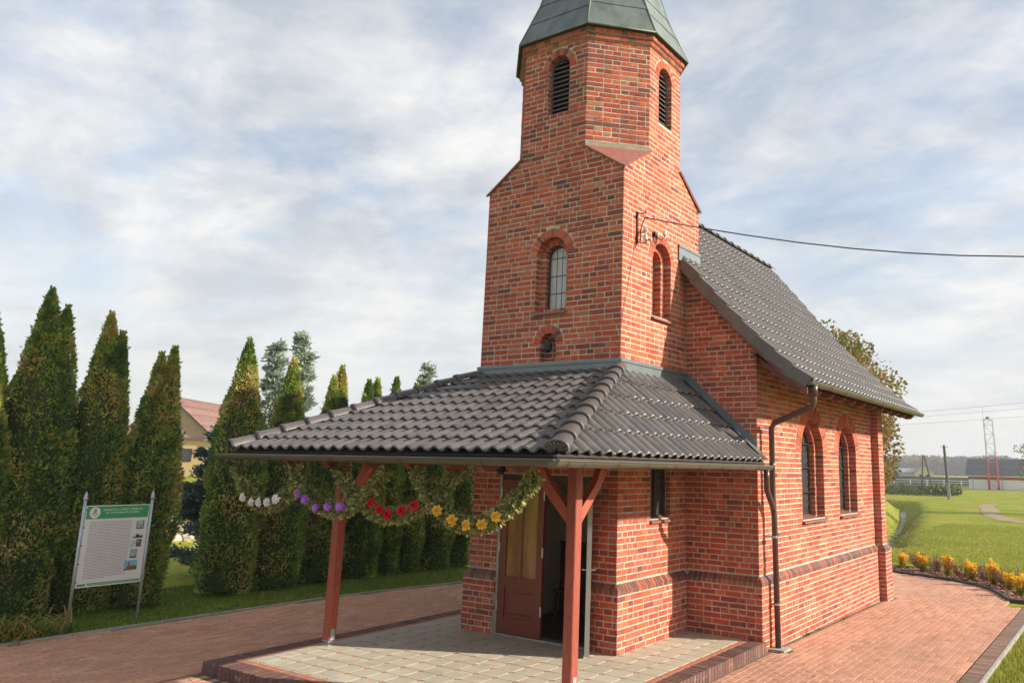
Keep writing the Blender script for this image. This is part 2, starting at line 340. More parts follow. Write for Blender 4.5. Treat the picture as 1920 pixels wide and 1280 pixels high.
def sheet(mb, F, poly, holes=(), d=-0.0045):
    rings = [[Vector((a, b, 0)) for a, b in poly]] + [[Vector((a, b, 0)) for a, b in h] for h in holes]
    flat = [q for rg in rings for q in rg]
    tri = geometry.tessellate_polygon(rings)
    mb.add([tuple(F(q.x, q.y, d)) for q in flat], [tuple(t) for t in tri])
def voussoirs(mb, F, cu, spring, r0, r1, dep, d0, wts, glaze=False):
    k = max(5, round(math.pi * (r0 + (r1 - r0) * .35) / 0.079))
    for i in range(k):
        t0 = math.pi * (i + 0.07) / k; t1 = math.pi * (i + 0.93) / k
        P = []
        mb.col = jit(TONES[random.choices(range(len(TONES)), wts)[0]], .1); pr = d0 + random.uniform(.0012, .003)
        for d in (d0 - dep, pr):
            for (rr, t) in ((r0, t0), (r0, t1), (r1, t1), (r1, t0)):
                P.append(tuple(F(cu - rr * math.cos(t), spring + rr * math.sin(t), d)))
        mb.hexa(P)
def niche(F, o, u, n, cu, hw, sill, spring, steps, rt, wts, mort, ring, score=0.3):
    """arched recess with brick rings, jambs and stepped rebate; returns final half width and depth"""
    depth = 0.0; cur = hw; u = Vector(u); n = Vector(n)
    voussoirs(ring, F, cu, spring, hw, hw + rt - 0.008, steps[0][0] - 0.003, 0.0, wts)
    for k, (dd, nh) in enumerate(steps):
        # mortar on jambs + intrados
        pts = arch_pts(cu, cur + 0.004, sill, spring, 16)
        for i in range(len(pts) - 1):
            mort.add([tuple(F(*pts[i], -depth)), tuple(F(*pts[i + 1], -depth)), tuple(F(*pts[i + 1], -depth - dd)), tuple(F(*pts[i], -depth - dd))], [(0, 1, 2, 3)])
        for sgn in (-1, 1):
            base = Vector(o) + u * (cu + sgn * cur) - n * depth
            z = sill
            r = int(math.ceil(sill / C_ - 0.3))
            while r * C_ + 0.06 < spring:
                add_brick(base - n * (dd / 2 + 0.001) + Vector((0, 0, r * C_ + 0.0325)), n if sgn < 0 else -n, -u * sgn, dd - 0.006, wts, score); r += 1
        depth += dd
        if nh:
            sheet(mort, F, arch_pts(cu, cur + 0.004, sill, spring), [arch_pts(cu, nh, sill - 0.0005, spring)], -depth)
            voussoirs(ring, F, cu, spring, nh, cur - 0.006, steps[k + 1][0] - 0.003 if k + 1 < len(steps) else 0.06, -depth + 0.006, wts)
            for sgn in (-1, 1):
                r = int(math.ceil(sill / C_ - 0.3))
                while r * C_ + 0.06 < spring:
                    add_brick(Vector(o) + u * (cu + sgn * (cur + nh) / 2) - n * (depth - 0.006) + Vector((0, 0, r * C_ + 0.0325)), u, n, cur - nh - 0.008, wts, score); r += 1
            cur = nh
    return cur, depth
def bevel_row(mb, o, u, n, a0, a1, z=9 * C_, out=0.06, h=0.137):
    """sloping header bricks on edge that cap the plinth"""
    F = Fr(o, u, n); k = max(1, round((a1 - a0) / 0.077)); w = (a1 - a0) / k
    for i in range(k):
        s0 = a0 + i * w + 0.005; s1 = a0 + (i + 1) * w - 0.005
        mb.col = jit(random.choice([(0.17, 0.070, 0.055), (0.22, 0.080, 0.058), (0.10, 0.060, 0.055), (0.27, 0.085, 0.055), (0.19, 0.075, 0.055), (0.13, 0.065, 0.052)]), .15)
        if random.random() < 0.12: mb.col = jit((0.34, 0.10, 0.05), .1)
        p = random.uniform(-.003, .002)
        P = []
        for s in (s0, s1):
            P += [tuple(F(s, z + 0.004, -0.01)), tuple(F(s, z + 0.004, out + p)), tuple(F(s, z + 0.062, out + p)), tuple(F(s, z + h - 0.006, 0.004))]
        mb.add(P, [(0, 1, 2, 3), (7, 6, 5, 4), (0, 4, 5, 1), (1, 5, 6, 2), (2, 6, 7, 3), (3, 7, 4, 0)])
    # mortar bed
def mortar_plinth(mb, o, u, n, a0, a1, zb, b0, b1, z=9 * C_, out=0.06, h=0.137):
    F = Fr(o, u, n)
    mb.quad(F(a0, zb, out - .0045), F(a1, zb, out - .0045), F(a1, z + .058, out - .0045), F(a0, z + .058, out - .0045))
    mb.quad(F(b0, z + .054, out - .0045), F(b1, z + .054, out - .0045), F(b1, z + h - .008, -.004), F(b0, z + h - .008, -.004))

# ================================================================== THE CHAPEL
W_, D_, N_, YB = 2.482, 1.878, 1.138, 7.998
chapel = thing('chapel', 'small red brick chapel with a square tower turning octagonal under a green copper spire', 'chapel')
mort = MB(); ring = MB(); bev = MB()
HB = 10.8 * C_; PL = 9 * C_; OUT = 0.06
ZT = 8.62; ZS = 6.82; ZC = 6.38
XA, XB = -0.68, -1.86; YA, YB2, YT = 0.68, 1.65, 2.31
X = (1, 0, 0); Y = (0, 1, 0)
# --- tower front wall (y = 0)
oF = (0, 0, 0); nF = (0, -1, 0); F = Fr(oF, X, nF)
fpoly = [(-W_, HB), (0, HB), (0, ZC), (XA, ZS), (XA, ZT), (XB, ZT), (XB, ZS), (-W_, ZC)]
door = dict(cu=-1.185, hw=0.785, sill=-1, spring=9, top=2.14, arch=False, rt=0)
win1 = dict(cu=-1.215, hw=0.28, sill=4.45, spring=5.25, top=5.53, arch=True, rt=0.13)
nic1 = dict(cu=-1.225, hw=0.14, sill=3.70, spring=3.97, top=4.11, arch=True, rt=0.13)
lou1 = dict(cu=-1.205, hw=0.20, sill=7.46, spring=8.20, top=8.40, arch=True, rt=0.12)
lay(oF, X, nF, fpoly[:2] + [(0, 6.2), (0, ZC), (XA, ZS), (XB, ZS), (-W_, ZC)], [door, win1, nic1], W_UP)
lay(oF, X, nF, [(XB, ZS), (XA, ZS), (XA, ZT), (XB, ZT)], [lou1], W_OCT, phase=1)
doorh = [(-1.97, HB - .2), (-1.97, 2.14), (-0.40, 2.14), (-0.40, HB - .2)]
sheet(mort, F, [(-W_, HB - .1), (-1.97, HB - .1), (-1.97, 2.14), (-0.40, 2.14), (-0.40, HB - .1), (0, HB - .1), (0, ZC), (XA, ZS), (XA, ZT + .1), (XB, ZT + .1), (XB, ZS), (-W_, ZC)],
      [arch_pts(o_['cu'], o_['hw'], o_['sill'], o_['spring']) for o_ in (win1, nic1, lou1)])
# --- tower right wall (x = 0)
oR = (0, 0, 0); nR = (1, 0, 0); FRt = Fr(oR, Y, nR)
blw = dict(cu=1.10, hw=0.27, sill=4.41, spring=5.26, top=5.53, arch=True, rt=0.13)
lou2 = dict(cu=1.16, hw=0.20, sill=7.42, spring=8.18, top=8.38, arch=True, rt=0.12)
sw = dict(cu=1.125, hw=0.28, sill=1.58, spring=9, top=2.36, arch=False, rt=0)
lay(oR, Y, nR, [(0, HB), (D_, HB), (D_, 3.9), (0, 3.9)], [sw], W_SIDE, phase=1)
lay(oR, Y, nR, [(0, 3.9), (D_, 3.9), (D_, 5.2), (YT, 5.2), (YT, ZC), (YB2, ZS), (YA, ZS), (0, ZC)], [blw], W_SIDE, phase=1)
lay(oR, Y, nR, [(YA, ZS), (YB2, ZS), (YB2, ZT), (YA, ZT)], [lou2], W_SIDE)
sheet(mort, FRt, [(0, HB - .1), (YT, HB - .1), (YT, ZC), (YB2, ZS), (YB2, ZT + .1), (YA, ZT + .1), (YA, ZS), (0, ZC)],
      [arch_pts(o_['cu'], o_['hw'], o_['sill'], o_['spring']) for o_ in (blw, lou2)] + [[(0.845, 1.58), (0.845, 2.36), (1.405, 2.36), (1.405, 1.58)]])
# --- hidden left and rear tower walls, octagon diagonals
FL = Fr((-W_, 0, 0), Y, (-1, 0, 0))
lay((-W_, 0, 0), Y, (-1, 0, 0), [(0, 3.4), (YT, 3.4), (YT, ZC), (YB2, ZS), (YB2, ZT), (YA, ZT), (YA, ZS), (0, ZC)], [], W_UP, phase=1)
sheet(mort, FL, [(0, -.1), (YT, -.1), (YT, ZC), (YB2, ZS), (YB2, ZT + .1), (YA, ZT + .1), (YA, ZS), (0, ZC)])
FB = Fr((0, YT, 0), X, (0, 1, 0))
sheet(mort, FB, [(-W_, 5), (0, 5), (0, ZC), (XA, ZS), (XA, ZT + .1), (XB, ZT + .1), (XB, ZS), (-W_, ZC)])
def diag(p, q):
    p = Vector((*p, 0)); q = Vector((*q, 0)); u = (q - p); ln = u.length; u.normalize(); n = Vector((u.y, -u.x, 0))
    lay(p, u, n, [(0, ZS - .05), (ln, ZS - .05), (ln, ZT), (0, ZT)], [], W_OCT, phase=1)
    sheet(mort, Fr(p, u, n), [(0, ZS - .4), (ln, ZS - .4), (ln, ZT + .1), (0, ZT + .1)])
    return p, u, n, ln
diag((XA, 0), (0, YA)); diag((-W_, YA), (XB, 0)); diag((0, YB2), (XA, YT)); diag((XB, YT), (-W_, YB2))
# --- cornice rows
octp = [(XA, 0), (0, YA), (0, YB2), (XA, YT), (XB, YT), (-W_, YB2), (-W_, YA), (XB, 0)]
cc = Vector(((XA + XB) / 2, YT / 2, 0))
cor = MB()
def octo_row(out, z, h, wts):
    for i in range(8):
        p = Vector((*octp[i - 1], 0)); q = Vector((*octp[i], 0)); p = p + (p - cc).normalized() * out * 1.08; q = q + (q - cc).normalized() * out * 1.08
        u = q - p; ln = u.length; u.normalize(); n = Vector((u.y, -u.x, 0)); Fx = Fr(p, u, n); k = round(ln / 0.131)
        mort.quad(Fx(0, z, -.007), Fx(ln, z, -.007), Fx(ln, z + h, -.007), Fx(0, z + h, -.007))
        mort.quad(Fx(0, z, -.007), Fx(ln, z, -.007), Fx(ln, z, -.1), Fx(0, z, -.1))
        for j in range(k):
            a0 = ln * j / k + .0055; a1 = ln * (j + 1) / k - .0055; cor.col = jit(TONES[random.choices(range(10), wts)[0]], .1)
            P = [tuple(Fx(a, b, d)) for d in (-.06, random.uniform(-.002, .002)) for a, b in ((a0, z + .005), (a1, z + .005), (a1, z + h - .005), (a0, z + h - .005))]
            cor.hexa(P)
octo_row(0.030, 8.545, C_, W_OCT); octo_row(0.062, 8.625, C_, W_OCT)
# --- recesses
nm = W_UP
hw_, dp_ = niche(F, oF, X, nF, win1['cu'], .28, 4.45, 5.25, [(0.115, 0.185), (0.12, None)], .13, W_UP, mort, ring)
niche(F, oF, X, nF, nic1['cu'], .14, 3.70, 3.97, [(0.13, None)], .13, W_UP, mort, ring)
lay((nic1['cu'], 0.124, 0), X, nF, [(-.14, 3.70), (.14, 3.70), (.14, 4.09), (-.14, 4.09)], [], W_LOW)
sheet(mort, F, arch_pts(nic1['cu'], .145, 3.69, 3.97), [], -.132)
niche(F, oF, X, nF, lou1['cu'], .20, 7.46, 8.20, [(0.14, None)], .12, W_OCT, mort, ring)
niche(FRt, oR, Y, nR, lou2['cu'], .20, 7.42, 8.18, [(0.14, None)], .12, W_SIDE, mort, ring)
niche(FRt, oR, Y, nR, blw['cu'], .27, 4.41, 5.26, [(0.115, 0.165), (0.12, None)], .13, W_SIDE, mort, ring)
lay((-0.228, blw['cu'], 0), Y, nR, [(-.165, 4.41), (.165, 4.41), (.165, 5.40), (-.165, 5.40)], [], W_SIDE)
sheet(mort, FRt, arch_pts(blw['cu'], .17, 4.40, 5.26), [], -.236)
# --- nave walls
oN = (0, D_, 0); nN = (0, -1, 0); FN = Fr(oN, X, nN)
lay(oN, X, nN, [(0, HB), (N_, HB), (N_, 4.02), (0, 5.30)], [], W_LOW, phase=0)
sheet(mort, FN, [(0, -.1), (N_, -.1), (N_, 4.05), (0, 5.35)])
sheet(mort, Fr((-W_ - N_, D_, 0), X, nN), [(0, -.3), (N_, -.3), (N_, 5.35), (0, 4.05)])
oS = (N_, D_, 0); nS = (1, 0, 0); FS = Fr(oS, Y, nS); LN = YB - D_
w1 = dict(cu=4.26 - D_, hw=.55, sill=1.50, spring=2.555, top=3.105, arch=True, rt=.25)
w2 = dict(cu=6.25 - D_, hw=.55, sill=1.50, spring=2.555, top=3.105, arch=True, rt=.25)
lay(oS, Y, nS, [(0, HB), (LN, HB), (LN, 3.90), (0, 3.90)], [w1, w2], W_SIDE, phase=1)
sheet(mort, FS, [(0, -.4), (LN + .37, -.4), (LN + .37, 3.93), (0, 3.93)], [arch_pts(w['cu'], .55, 1.50, 2.555) for w in (w1, w2)])
for w in (w1, w2): niche(FS, oS, Y, nS, w['cu'], .55, 1.50, 2.555, [(0.125, 0.44), (0.13, None)], .25, W_SIDE, mort, ring, .2)
# brick reveals of the small porch window
for a, s_ in ((.845, 1), (1.405, -1)): lay((-.001, a, 0) if s_ > 0 else (-.085, a, 0), (-1, 0, 0) if s_ > 0 else (1, 0, 0), (0, s_, 0), [(0, 1.60), (.085, 1.60), (.085, 2.36), (0, 2.36)], [], W_LOW, score=.3)
# buttress at the rear corner
BX = 1.274
lay((N_, YB, 0), X, nF, [(0.002, HB), (BX - N_, HB), (BX - N_, 3.80), (0.002, 3.80)], [], W_SIDE, phase=1)
sheet(mort, Fr((N_, YB, 0), X, nF), [(0, -.4), (BX - N_, -.4), (BX - N_, 3.82), (0, 3.82)])
lay((BX, YB, 0), Y, nS, [(0, HB), (.37, HB), (.37, 3.80), (0, 3.80)], [], W_SIDE)
sheet(mort, Fr((BX, YB, 0), Y, nS), [(0, -.4), (.37, -.4), (.37, 3.82), (0, 3.82)])
# rear and left nave walls (away from the camera)
mort.quad((-W_ - N_, YB + .37, -.4), (BX, YB + .37, -.4), (BX, YB + .37, 3.9), (-W_ - N_, YB + .37, 3.9))
mort.add([(-W_ - N_, YB + .37, 3.9), (BX, YB + .37, 3.9), (-1.24, YB + .37, 6.75)], [(0, 1, 2)])
mort.quad((-W_ - N_, D_, -.4), (-W_ - N_, YB + .37, -.4), (-W_ - N_, YB + .37, 3.7), (-W_ - N_, D_, 3.7))
# --- plinth
def plinth(o, u, n, a0, a1, rows=0, wts=W_LOW, ph=0, sc=1.0, oc='00'):
    """a0,a1 already include the 6 cm returns at outer corners"""
    u = Vector(u); n = Vector(n); oo = Vector(o) + n * OUT
    lay(oo, u, n, [(a0, -rows * C_), (a1, -rows * C_), (a1, PL), (a0, PL)], [], wts, phase=ph, score=sc)
    b0 = a0 + (OUT if oc[0] == '1' else 0); b1 = a1 - (OUT if oc[1] == '1' else 0)
    mortar_plinth(mort, o, u, n, a0, a1, -rows * C_ - .05, b0, b1)
    bevel_row(bev, o, u, n, b0, b1)
plinth(oF, X, nF, -W_ - OUT, -1.97, 2, W_LOW, oc='10'); plinth(oF, X, nF, -0.40, OUT, 2, W_LOW, 1, oc='01')
plinth(oR, Y, nR, -OUT, D_ - OUT, 2, W_SIDE, oc='10')
plinth(oN, X, nN, OUT, N_ + OUT, 2, W_LOW, 1, oc='01')
plinth(oS, Y, nS, -OUT, LN - OUT, 4, W_SIDE, 1, oc='10')
plinth((N_, YB, 0), X, nF, OUT, BX - N_ + OUT, 4, W_SIDE, oc='01')
plinth((BX, YB, 0), Y, nS, -OUT, .43, 4, W_SIDE, 1, oc='11')
# corner bricks of the sloping course
for (cx, cy, sx, sy) in ((0, 0, 1, -1), (-W_, 0, -1, -1), (N_, D_, 1, -1), (BX, YB, 1, -1)):
    o_ = .0618; z_ = PL; bev.col = jit((0.20, 0.075, 0.055), .2); e_ = -.02
    bev.hexa([(cx + sx * a, cy + sy * b, z_ + .004) for a, b in ((e_, e_), (o_, e_), (o_, o_), (e_, o_))] + [(cx + sx * e_, cy + sy * e_, z_ + .134), (cx + sx * o_, cy + sy * e_, z_ + .062), (cx + sx * o_, cy + sy * o_, z_ + .062), (cx + sx * e_, cy + sy * o_, z_ + .062)])
# plinth ends at the door
for a in (-1.97, -0.40):
    mort.quad((a, 0.1, -.05), (a, -OUT + .006, -.05), (a, -OUT + .006, PL + .05), (a, 0.1, PL + .05))
# jambs of the doorway
for a, nn in ((-1.97, (1, 0, 0)), (-0.40, (-1, 0, 0))):
    mort.quad((a, 0.30, -.05), (a, 0.006, -.05), (a, 0.006, 2.14), (a, .30, 2.14))
    lay((a, 0, 0), (0, 1, 0), nn, [(0, .83), (0.25, .83), (0.25, 2.13), (0, 2.13)], [], W_LOW, score=.5)
    lay((a, -OUT, 0), (0, 1, 0), nn, [(0, 0), (0.30, 0), (0.30, .80), (0, .80)], [], W_LOW, score=.5, phase=1)
mort.quad((-1.97, .006, 2.14), (-.40, .006, 2.14), (-.40, .3, 2.14), (-1.97, .3, 2.14))

wall = mort.build('wall', M['mortar'], chapel)
ring.build('arch_ring', M['brick'], chapel, kind='stuff', label='brick voussoirs round the arched openings')
cor.build('cornice', M['brick'], chapel, kind='stuff')
bev.build('plinth_cap', M['glazed'], chapel, kind='stuff', label='dark sloping bricks that cap the plinth')

# ---- choose the 300 bricks that show largest, rest joined
def brick_score(b):
    mtx, lq, tone, sc, ln = b; c = mtx.translation; n = -Vector((mtx[0][1], mtx[1][1], mtx[2][1]))
    v = CAM - c; d = v.length; fc = n.dot(v) / d
    if fc <= 0.05: return 0
    if n.y < -.9 and c.y < 0.1:           # tower front
        vis = (c.x > -0.40 and c.z < 1.9) or (3.75 < c.z < 6.0) or (c.x < -1.95 and c.z < 1.7)
    elif n.x > .9 and c.x < 0.1: vis = (c.z < 2.0) or (3.8 < c.z < 6.0)
    elif n.y < -.9: vis = c.x > 0.06 and (c.z < 2.05)
    elif n.x > .9: vis = c.y < 7 and c.z < 3 and c.z > -.13
    else: vis = False
    if c.z < 0.0 and not (n.x > .9 and c.x > 1): vis = False
    return (0.065 * ln * fc / (d * d)) * sc if vis else 0
BR_s = sorted(BR, key=brick_score, reverse=True)
cache = {}
def shared_brick(ln, tone):
    k = (round(ln, 3), tone)
    if k not in cache:
        mb = MB(); mb.col = TONES[tone]; v, f = brick_mesh_geo(mb, ln); mb.add(v, f); cache[k] = mb.mesh('brick', M['brick'])
    return cache[k]
for b in BR_s[:300]:
    ln = b[4]; ln = 0.12 if abs(ln - .12) < .006 else 0.25 if abs(ln - .25) < .006 else round(ln, 2)
    ln = min(ln, b[4] + .004)
    put('brick', shared_brick(ln, b[2]), wall, matrix=b[0])
bm_ = MB()
for b in BR_s[300:]:
    bm_.col = jit(TONES[b[2]], .13); v, f = brick_mesh_geo(bm_, b[4]); m_ = b[0]
    bm_.add([tuple(m_ @ Vector(q)) for q in v], f)
bm_.build('brickwork', M['brick'], chapel, kind='stuff', label='the remaining facing bricks of tower and nave')

# ---- copings on the tower shoulders
def coping(tri, name='shoulder_coping'):
    a, b, c = [Vector(q) for q in tri]   # a,b upper edge ends, c low corner
    n = (b - a).cross(c - a).normalized()
    if n.z < 0: n = -n
    g = (a + b + c) / 3
    P = [q + (q - g).normalized() * 0.05 for q in (a, b, c)]; P[0] += Vector((0, 0, .0)); t = n * 0.028
    mb = MB(); mb.add([tuple(q + n * .004) for q in P] + [tuple(q + n * .004 + t) for q in P], [(2, 1, 0), (3, 4, 5), (0, 1, 4, 3), (1, 2, 5, 4), (2, 0, 3, 5)])
    mb.build(name, M['coping'], chapel)
coping(((XA, 0, ZS), (0, YA, ZS), (0, 0, ZC))); coping(((XB, 0, ZS), (-W_, YA, ZS), (-W_, 0, ZC)))
coping(((0, YB2, ZS), (XA, YT, ZS), (0, YT, ZC))); coping(((-W_, YB2, ZS), (XB, YT, ZS), (-W_, YT, ZC)))
mb = MB()    # mortar fillet above the triangular coping
a = Vector((XA, 0, ZS)); b = Vector((0, YA, ZS)); dn = Vector((1, -1, 0)).normalized()
mb.add([tuple(a + dn * .002 + Vector((0, 0, .09))), tuple(b + dn * .002 + Vector((0, 0, .09))), tuple(b + dn * .05 + Vector((0, 0, -.02))), tuple(a + dn * .05 + Vector((0, 0, -.02)))], [(0, 1, 2, 3)])
mb.build('mortar_fillet', M['slabjoint'], chapel)

# ---- spire: sheet-copper panels on eight hips
spire_c = Vector((cc.x, cc.y, 0))
rings_ = [(1.30, 8.715, 1.0), (1.0, 9.50, .77), (.76, 10.35, .60), (.5, 11.6, .42), (.2, 13.3, .22), (.0, 15.2, .02)]
sp_col = [(0.135, 0.165, 0.155), (0.115, 0.150, 0.145), (0.16, 0.185, 0.165), (0.125, 0.150, 0.150)]
spire = MB()
eave = []
for p in octp:
    q = Vector((*p, 0)); eave.append(q + (q - cc).normalized() * 0.125)
def ring_pt(i, lv): z, s = rings_[lv][1], rings_[lv][2]; q = spire_c + (eave[i] - spire_c) * s; q.z = z; return q
spire.col = (0.05, 0.04, 0.035)
for i in range(8):     # soffit
    p = Vector((*octp[i - 1], 8.70)); q = Vector((*octp[i], 8.70)); a = ring_pt(i - 1, 0); b = ring_pt(i, 0); spire.quad(p, q, b, a)
spire.build('soffit', M['deck'], chapel)
sp_obj = thing('x', '', ''); bpy.data.objects.remove(sp_obj)
spr = MB(); spr.col = sp_col[0]
seam = MB(); seam.col = (0.15, 0.18, 0.16)
for i in range(8):     # hip rolls double as the spire's own mesh
    pts = [ring_pt(i, l) for l in range(6)]; seam.tube([q + Vector((0, 0, .006)) for q in pts], [0.016] * 5 + [0.03], 6)
    a = ring_pt(i - 1, 0); b = ring_pt(i, 0); seam.tube([a + Vector((0, 0, .004)), b + Vector((0, 0, .004))], 0.013, 6)
seam.lathe((spire_c.x, spire_c.y, 15.1), [(.02, 0), (.09, .08), (.11, .18), (.09, .28), (.02, .36), (.012, .9)])
spire_o = seam.build('spire', M['copper'], chapel, smooth=True)
for i in range(8):
    a0 = [ring_pt(i - 1, l) for l in range(6)]; b0 = [ring_pt(i, l) for l in range(6)]
    def at(t): # t along height levels 0..5
        k = min(int(t), 4); f = t - k; return a0[k].lerp(a0[k + 1], f), b0[k].lerp(b0[k + 1], f)
    cuts = [0, 0.52 + (.10 if i % 2 else 0), 1.0, 1.6, 2.0, 2.7, 3.0, 4.0, 5.0]
    out_n = ((a0[0] + b0[0]) / 2 - spire_c); out_n.z = 0; out_n.normalize()
    for k in range(len(cuts) - 1):
        (l0, r0), (l1, r1) = at(cuts[k]), at(cuts[k + 1]); lift = out_n * 0.010
        mb = MB(); mb.col = jit(random.choice(sp_col), .10)
        mb.add([tuple(l0 + lift), tuple(r0 + lift), tuple(r1), tuple(l1), tuple(l0), tuple(r0)], [(0, 1, 2, 3), (4, 5, 1, 0), (1, 5, 2), (4, 0, 3)])
        mb.build('copper_panel', M['copper'], spire_o)

# ---- louvred bell openings
def louvre(F, cu, hw, sill, spring, label=None):
    fr = MB(); d0, d1 = -.085, -.125
    o_, i_ = arch_pts(cu, hw - .001, sill, spring, 14), arch_pts(cu, hw - .022, sill + .0, spring, 14)
    for k in range(len(o_) - 1):
        fr.hexa([tuple(F(*o_[k], d1)), tuple(F(*o_[k + 1], d1)), tuple(F(*i_[k + 1], d1)), tuple(F(*i_[k], d1)), tuple(F(*o_[k], d0)), tuple(F(*o_[k + 1], d0)), tuple(F(*i_[k + 1], d0)), tuple(F(*i_[k], d0))])
    fo = fr.build('louvre_window', M['louvre'], chapel)
    top = spring + hw - .03; n = 12; st = (top - sill) / n
    for k in range(n):
        z = sill + k * st + .02; zz = z + .03
        w = hw - .024 if zz < spring else math.sqrt(max((hw - .02) ** 2 - (zz + .02 - spring) ** 2, .001))
        mb = MB(); mb.add([tuple(F(cu - w, z, -.088)), tuple(F(cu + w, z, -.088)), tuple(F(cu + w, z + .052, -.150)), tuple(F(cu - w, z + .052, -.150)), tuple(F(cu - w, z + .012, -.088)), tuple(F(cu + w, z + .012, -.088)), tuple(F(cu + w, z + .064, -.150)), tuple(F(cu - w, z + .064, -.150))],
                          [(3, 2, 1, 0), (4, 5, 6, 7), (0, 1, 5, 4), (1, 2, 6, 5), (2, 3, 7, 6), (3, 0, 4, 7)])
        mb.build('slat', M['louvre'], fo)
    bk = MB(); sheet(bk, F, arch_pts(cu, hw, sill, spring), [], -.19); bk.build('backing', M['void'], fo)
louvre(F, lou1['cu'], .20, 7.46, 8.20); louvre(FRt, lou2['cu'], .20, 7.42, 8.18)

# ---- tower window, small side window, nave windows
def sill_slab(F, cu, hw, z, dep, over=0.035, drop=0.05, name='sill', parent=None, th=.028):
    mb = MB(); mb.prism([(-dep, z), (over, z - drop), (over, z - drop - th), (-dep, z - th)], lambda a, b, d: F(cu + d, b, a), -hw - .03, hw + .03)
    mb.build(name, M['sill'], parent)
def arch_frame(F, cu, hw, sill, spring, th, d, wd=.03, mat='dark_frame', parent=None, name='window'):
    fr = MB(); o_, i_ = arch_pts(cu, hw, sill, spring, 14), arch_pts(cu, hw - th, sill + th, spring, 14)
    o_.append(o_[0]); i_.append(i_[0])
    for k in range(len(o_) - 1):
        fr.hexa([tuple(F(*o_[k], d - wd)), tuple(F(*o_[k + 1], d - wd)), tuple(F(*i_[k + 1], d - wd)), tuple(F(*i_[k], d - wd)), tuple(F(*o_[k], d)), tuple(F(*o_[k + 1], d)), tuple(F(*i_[k + 1], d)), tuple(F(*i_[k], d))])
    return fr.build(name, M[mat], parent)
wf = arch_frame(F, win1['cu'], .185, 4.45, 5.25, .028, -.19, parent=chapel)
pb = MB(); sheet(pb, F, arch_pts(win1['cu'], .162, 4.475, 5.25), [], -.205); pb.build('pane', M['curtain'], wf)
gb = MB()
for z in (4.72, 4.98, 5.25): gb.box((win1['cu'] - .16, 0.197, z), (win1['cu'] + .16, .205, z + .010))
for a in (-.05, .05): gb.box((win1['cu'] + a, .1985, 4.47), (win1['cu'] + a + .006, .204, 5.38))
gb.build('glazing_bar', M['dark_frame'], wf)
sill_slab(F, win1['cu'], .28, 4.47, .22, .045, .06, parent=chapel)
sill_slab(FRt, blw['cu'], .27, 4.43, .22, .045, .05, parent=chapel)
def lead_window(F, cu):
    wf = arch_frame(F, cu, .44, 1.52, 2.555, .035, -.215, parent=chapel)
    pb = MB(); sheet(pb, F, arch_pts(cu, .41, 1.55, 2.555), [], -.235); pb.build('pane', M['darkglass'], wf)
    lb = MB()
    for k in range(-5, 22):
        for sg in (1, -1):
            for j in range(14):   # lead cames in a diamond net, clipped to the arch
                a0 = -.41 + j * .06; z0 = 1.55 + k * .12 + (j * .06 * sg if sg > 0 else (14 - j) * .06); a1 = a0 + .06; z1 = z0 + .06 * sg
                if all(1.55 < z < 2.555 + math.sqrt(max(.40 ** 2 - a * a, 0)) for a, z in ((a0, z0), (a1, z1))):
                    lb.tube([F(cu + a0, z0, -.230), F(cu + a1, z1, -.230)], .0035, 4, False)
    lb.build('lead_came', M['lead'], wf, kind='stuff')
    sb = MB()
    for z in (1.90, 2.30, 2.70): sb.box((-.43, z, -.20), (.43, z + .02, -.188), T=lambda a, b, d: F(cu + a, b, d))
    sb.build('saddle_bar', M['iron'], wf)
    sill_slab(F, cu, .55, 1.545, .26, .05, .075, parent=chapel)
lead_window(FS, w1['cu']); lead_window(FS, w2['cu'])
# side window in the porch
mb = MB(); T = lambda a, b, d: FRt(a, b, d)
for lo, hi in (((.845, 1.58, -.15), (.885, 2.36, -.09)), ((1.365, 1.58, -.15), (1.405, 2.36, -.09)), ((.885, 2.32, -.15), (1.365, 2.36, -.09)), ((.885, 1.58, -.15), (1.365, 1.62, -.09)), ((1.105, 1.62, -.14), (1.14, 2.32, -.095))): mb.box(lo, hi, T=T)
wf = mb.build('window', M['dark_frame'], chapel)
mb = MB(); mb.quad(FRt(.88, 1.6, -.125), FRt(1.37, 1.6, -.125), FRt(1.37, 2.34, -.125), FRt(.88, 2.34, -.125)); mb.build('pane', M['darkglass'], wf)
mb = MB()
for a, s_ in ((.845, 1), (1.405, -1)):
    mb.quad(FRt(a - .0045 * s_, 1.58, -.001), FRt(a - .0045 * s_, 1.58, -.15), FRt(a - .0045 * s_, 2.36, -.15), FRt(a - .0045 * s_, 2.36, -.001))
mb.quad(FRt(.845, 2.36, 0), FRt(1.405, 2.36, 0), FRt(1.405, 2.36, -.15), FRt(.845, 2.36, -.15)); mb.quad(FRt(.845, 1.58, 0), FRt(1.405, 1.58, 0), FRt(1.405, 1.58, -.15), FRt(.845, 1.58, -.15))
mb.build('reveal', M['mortar'], wf)
sill_slab(FRt, 1.125, .27, 1.60, .085, .035, .05, parent=chapel)
# floodlight in the small niche
mb = MB(); mb.lathe((nic1['cu'] + .02, -.02, 3.83), [(.028, .0), (.055, .03), (.06, .09), (.045, .15), (.02, .18)], 12); mb.tube([(nic1['cu'] + .02, -.02, 3.98), (nic1['cu'] + .02, .05, 4.02), (nic1['cu'] + .02, .13, 4.01)], .010, 6)
lamp = thing('niche_lamp', 'small dark lamp hanging in the arched niche under the tower window', 'lamp', (nic1['cu'], 0, 3.9))
mb.build('lamp_body', M['iron'], lamp)

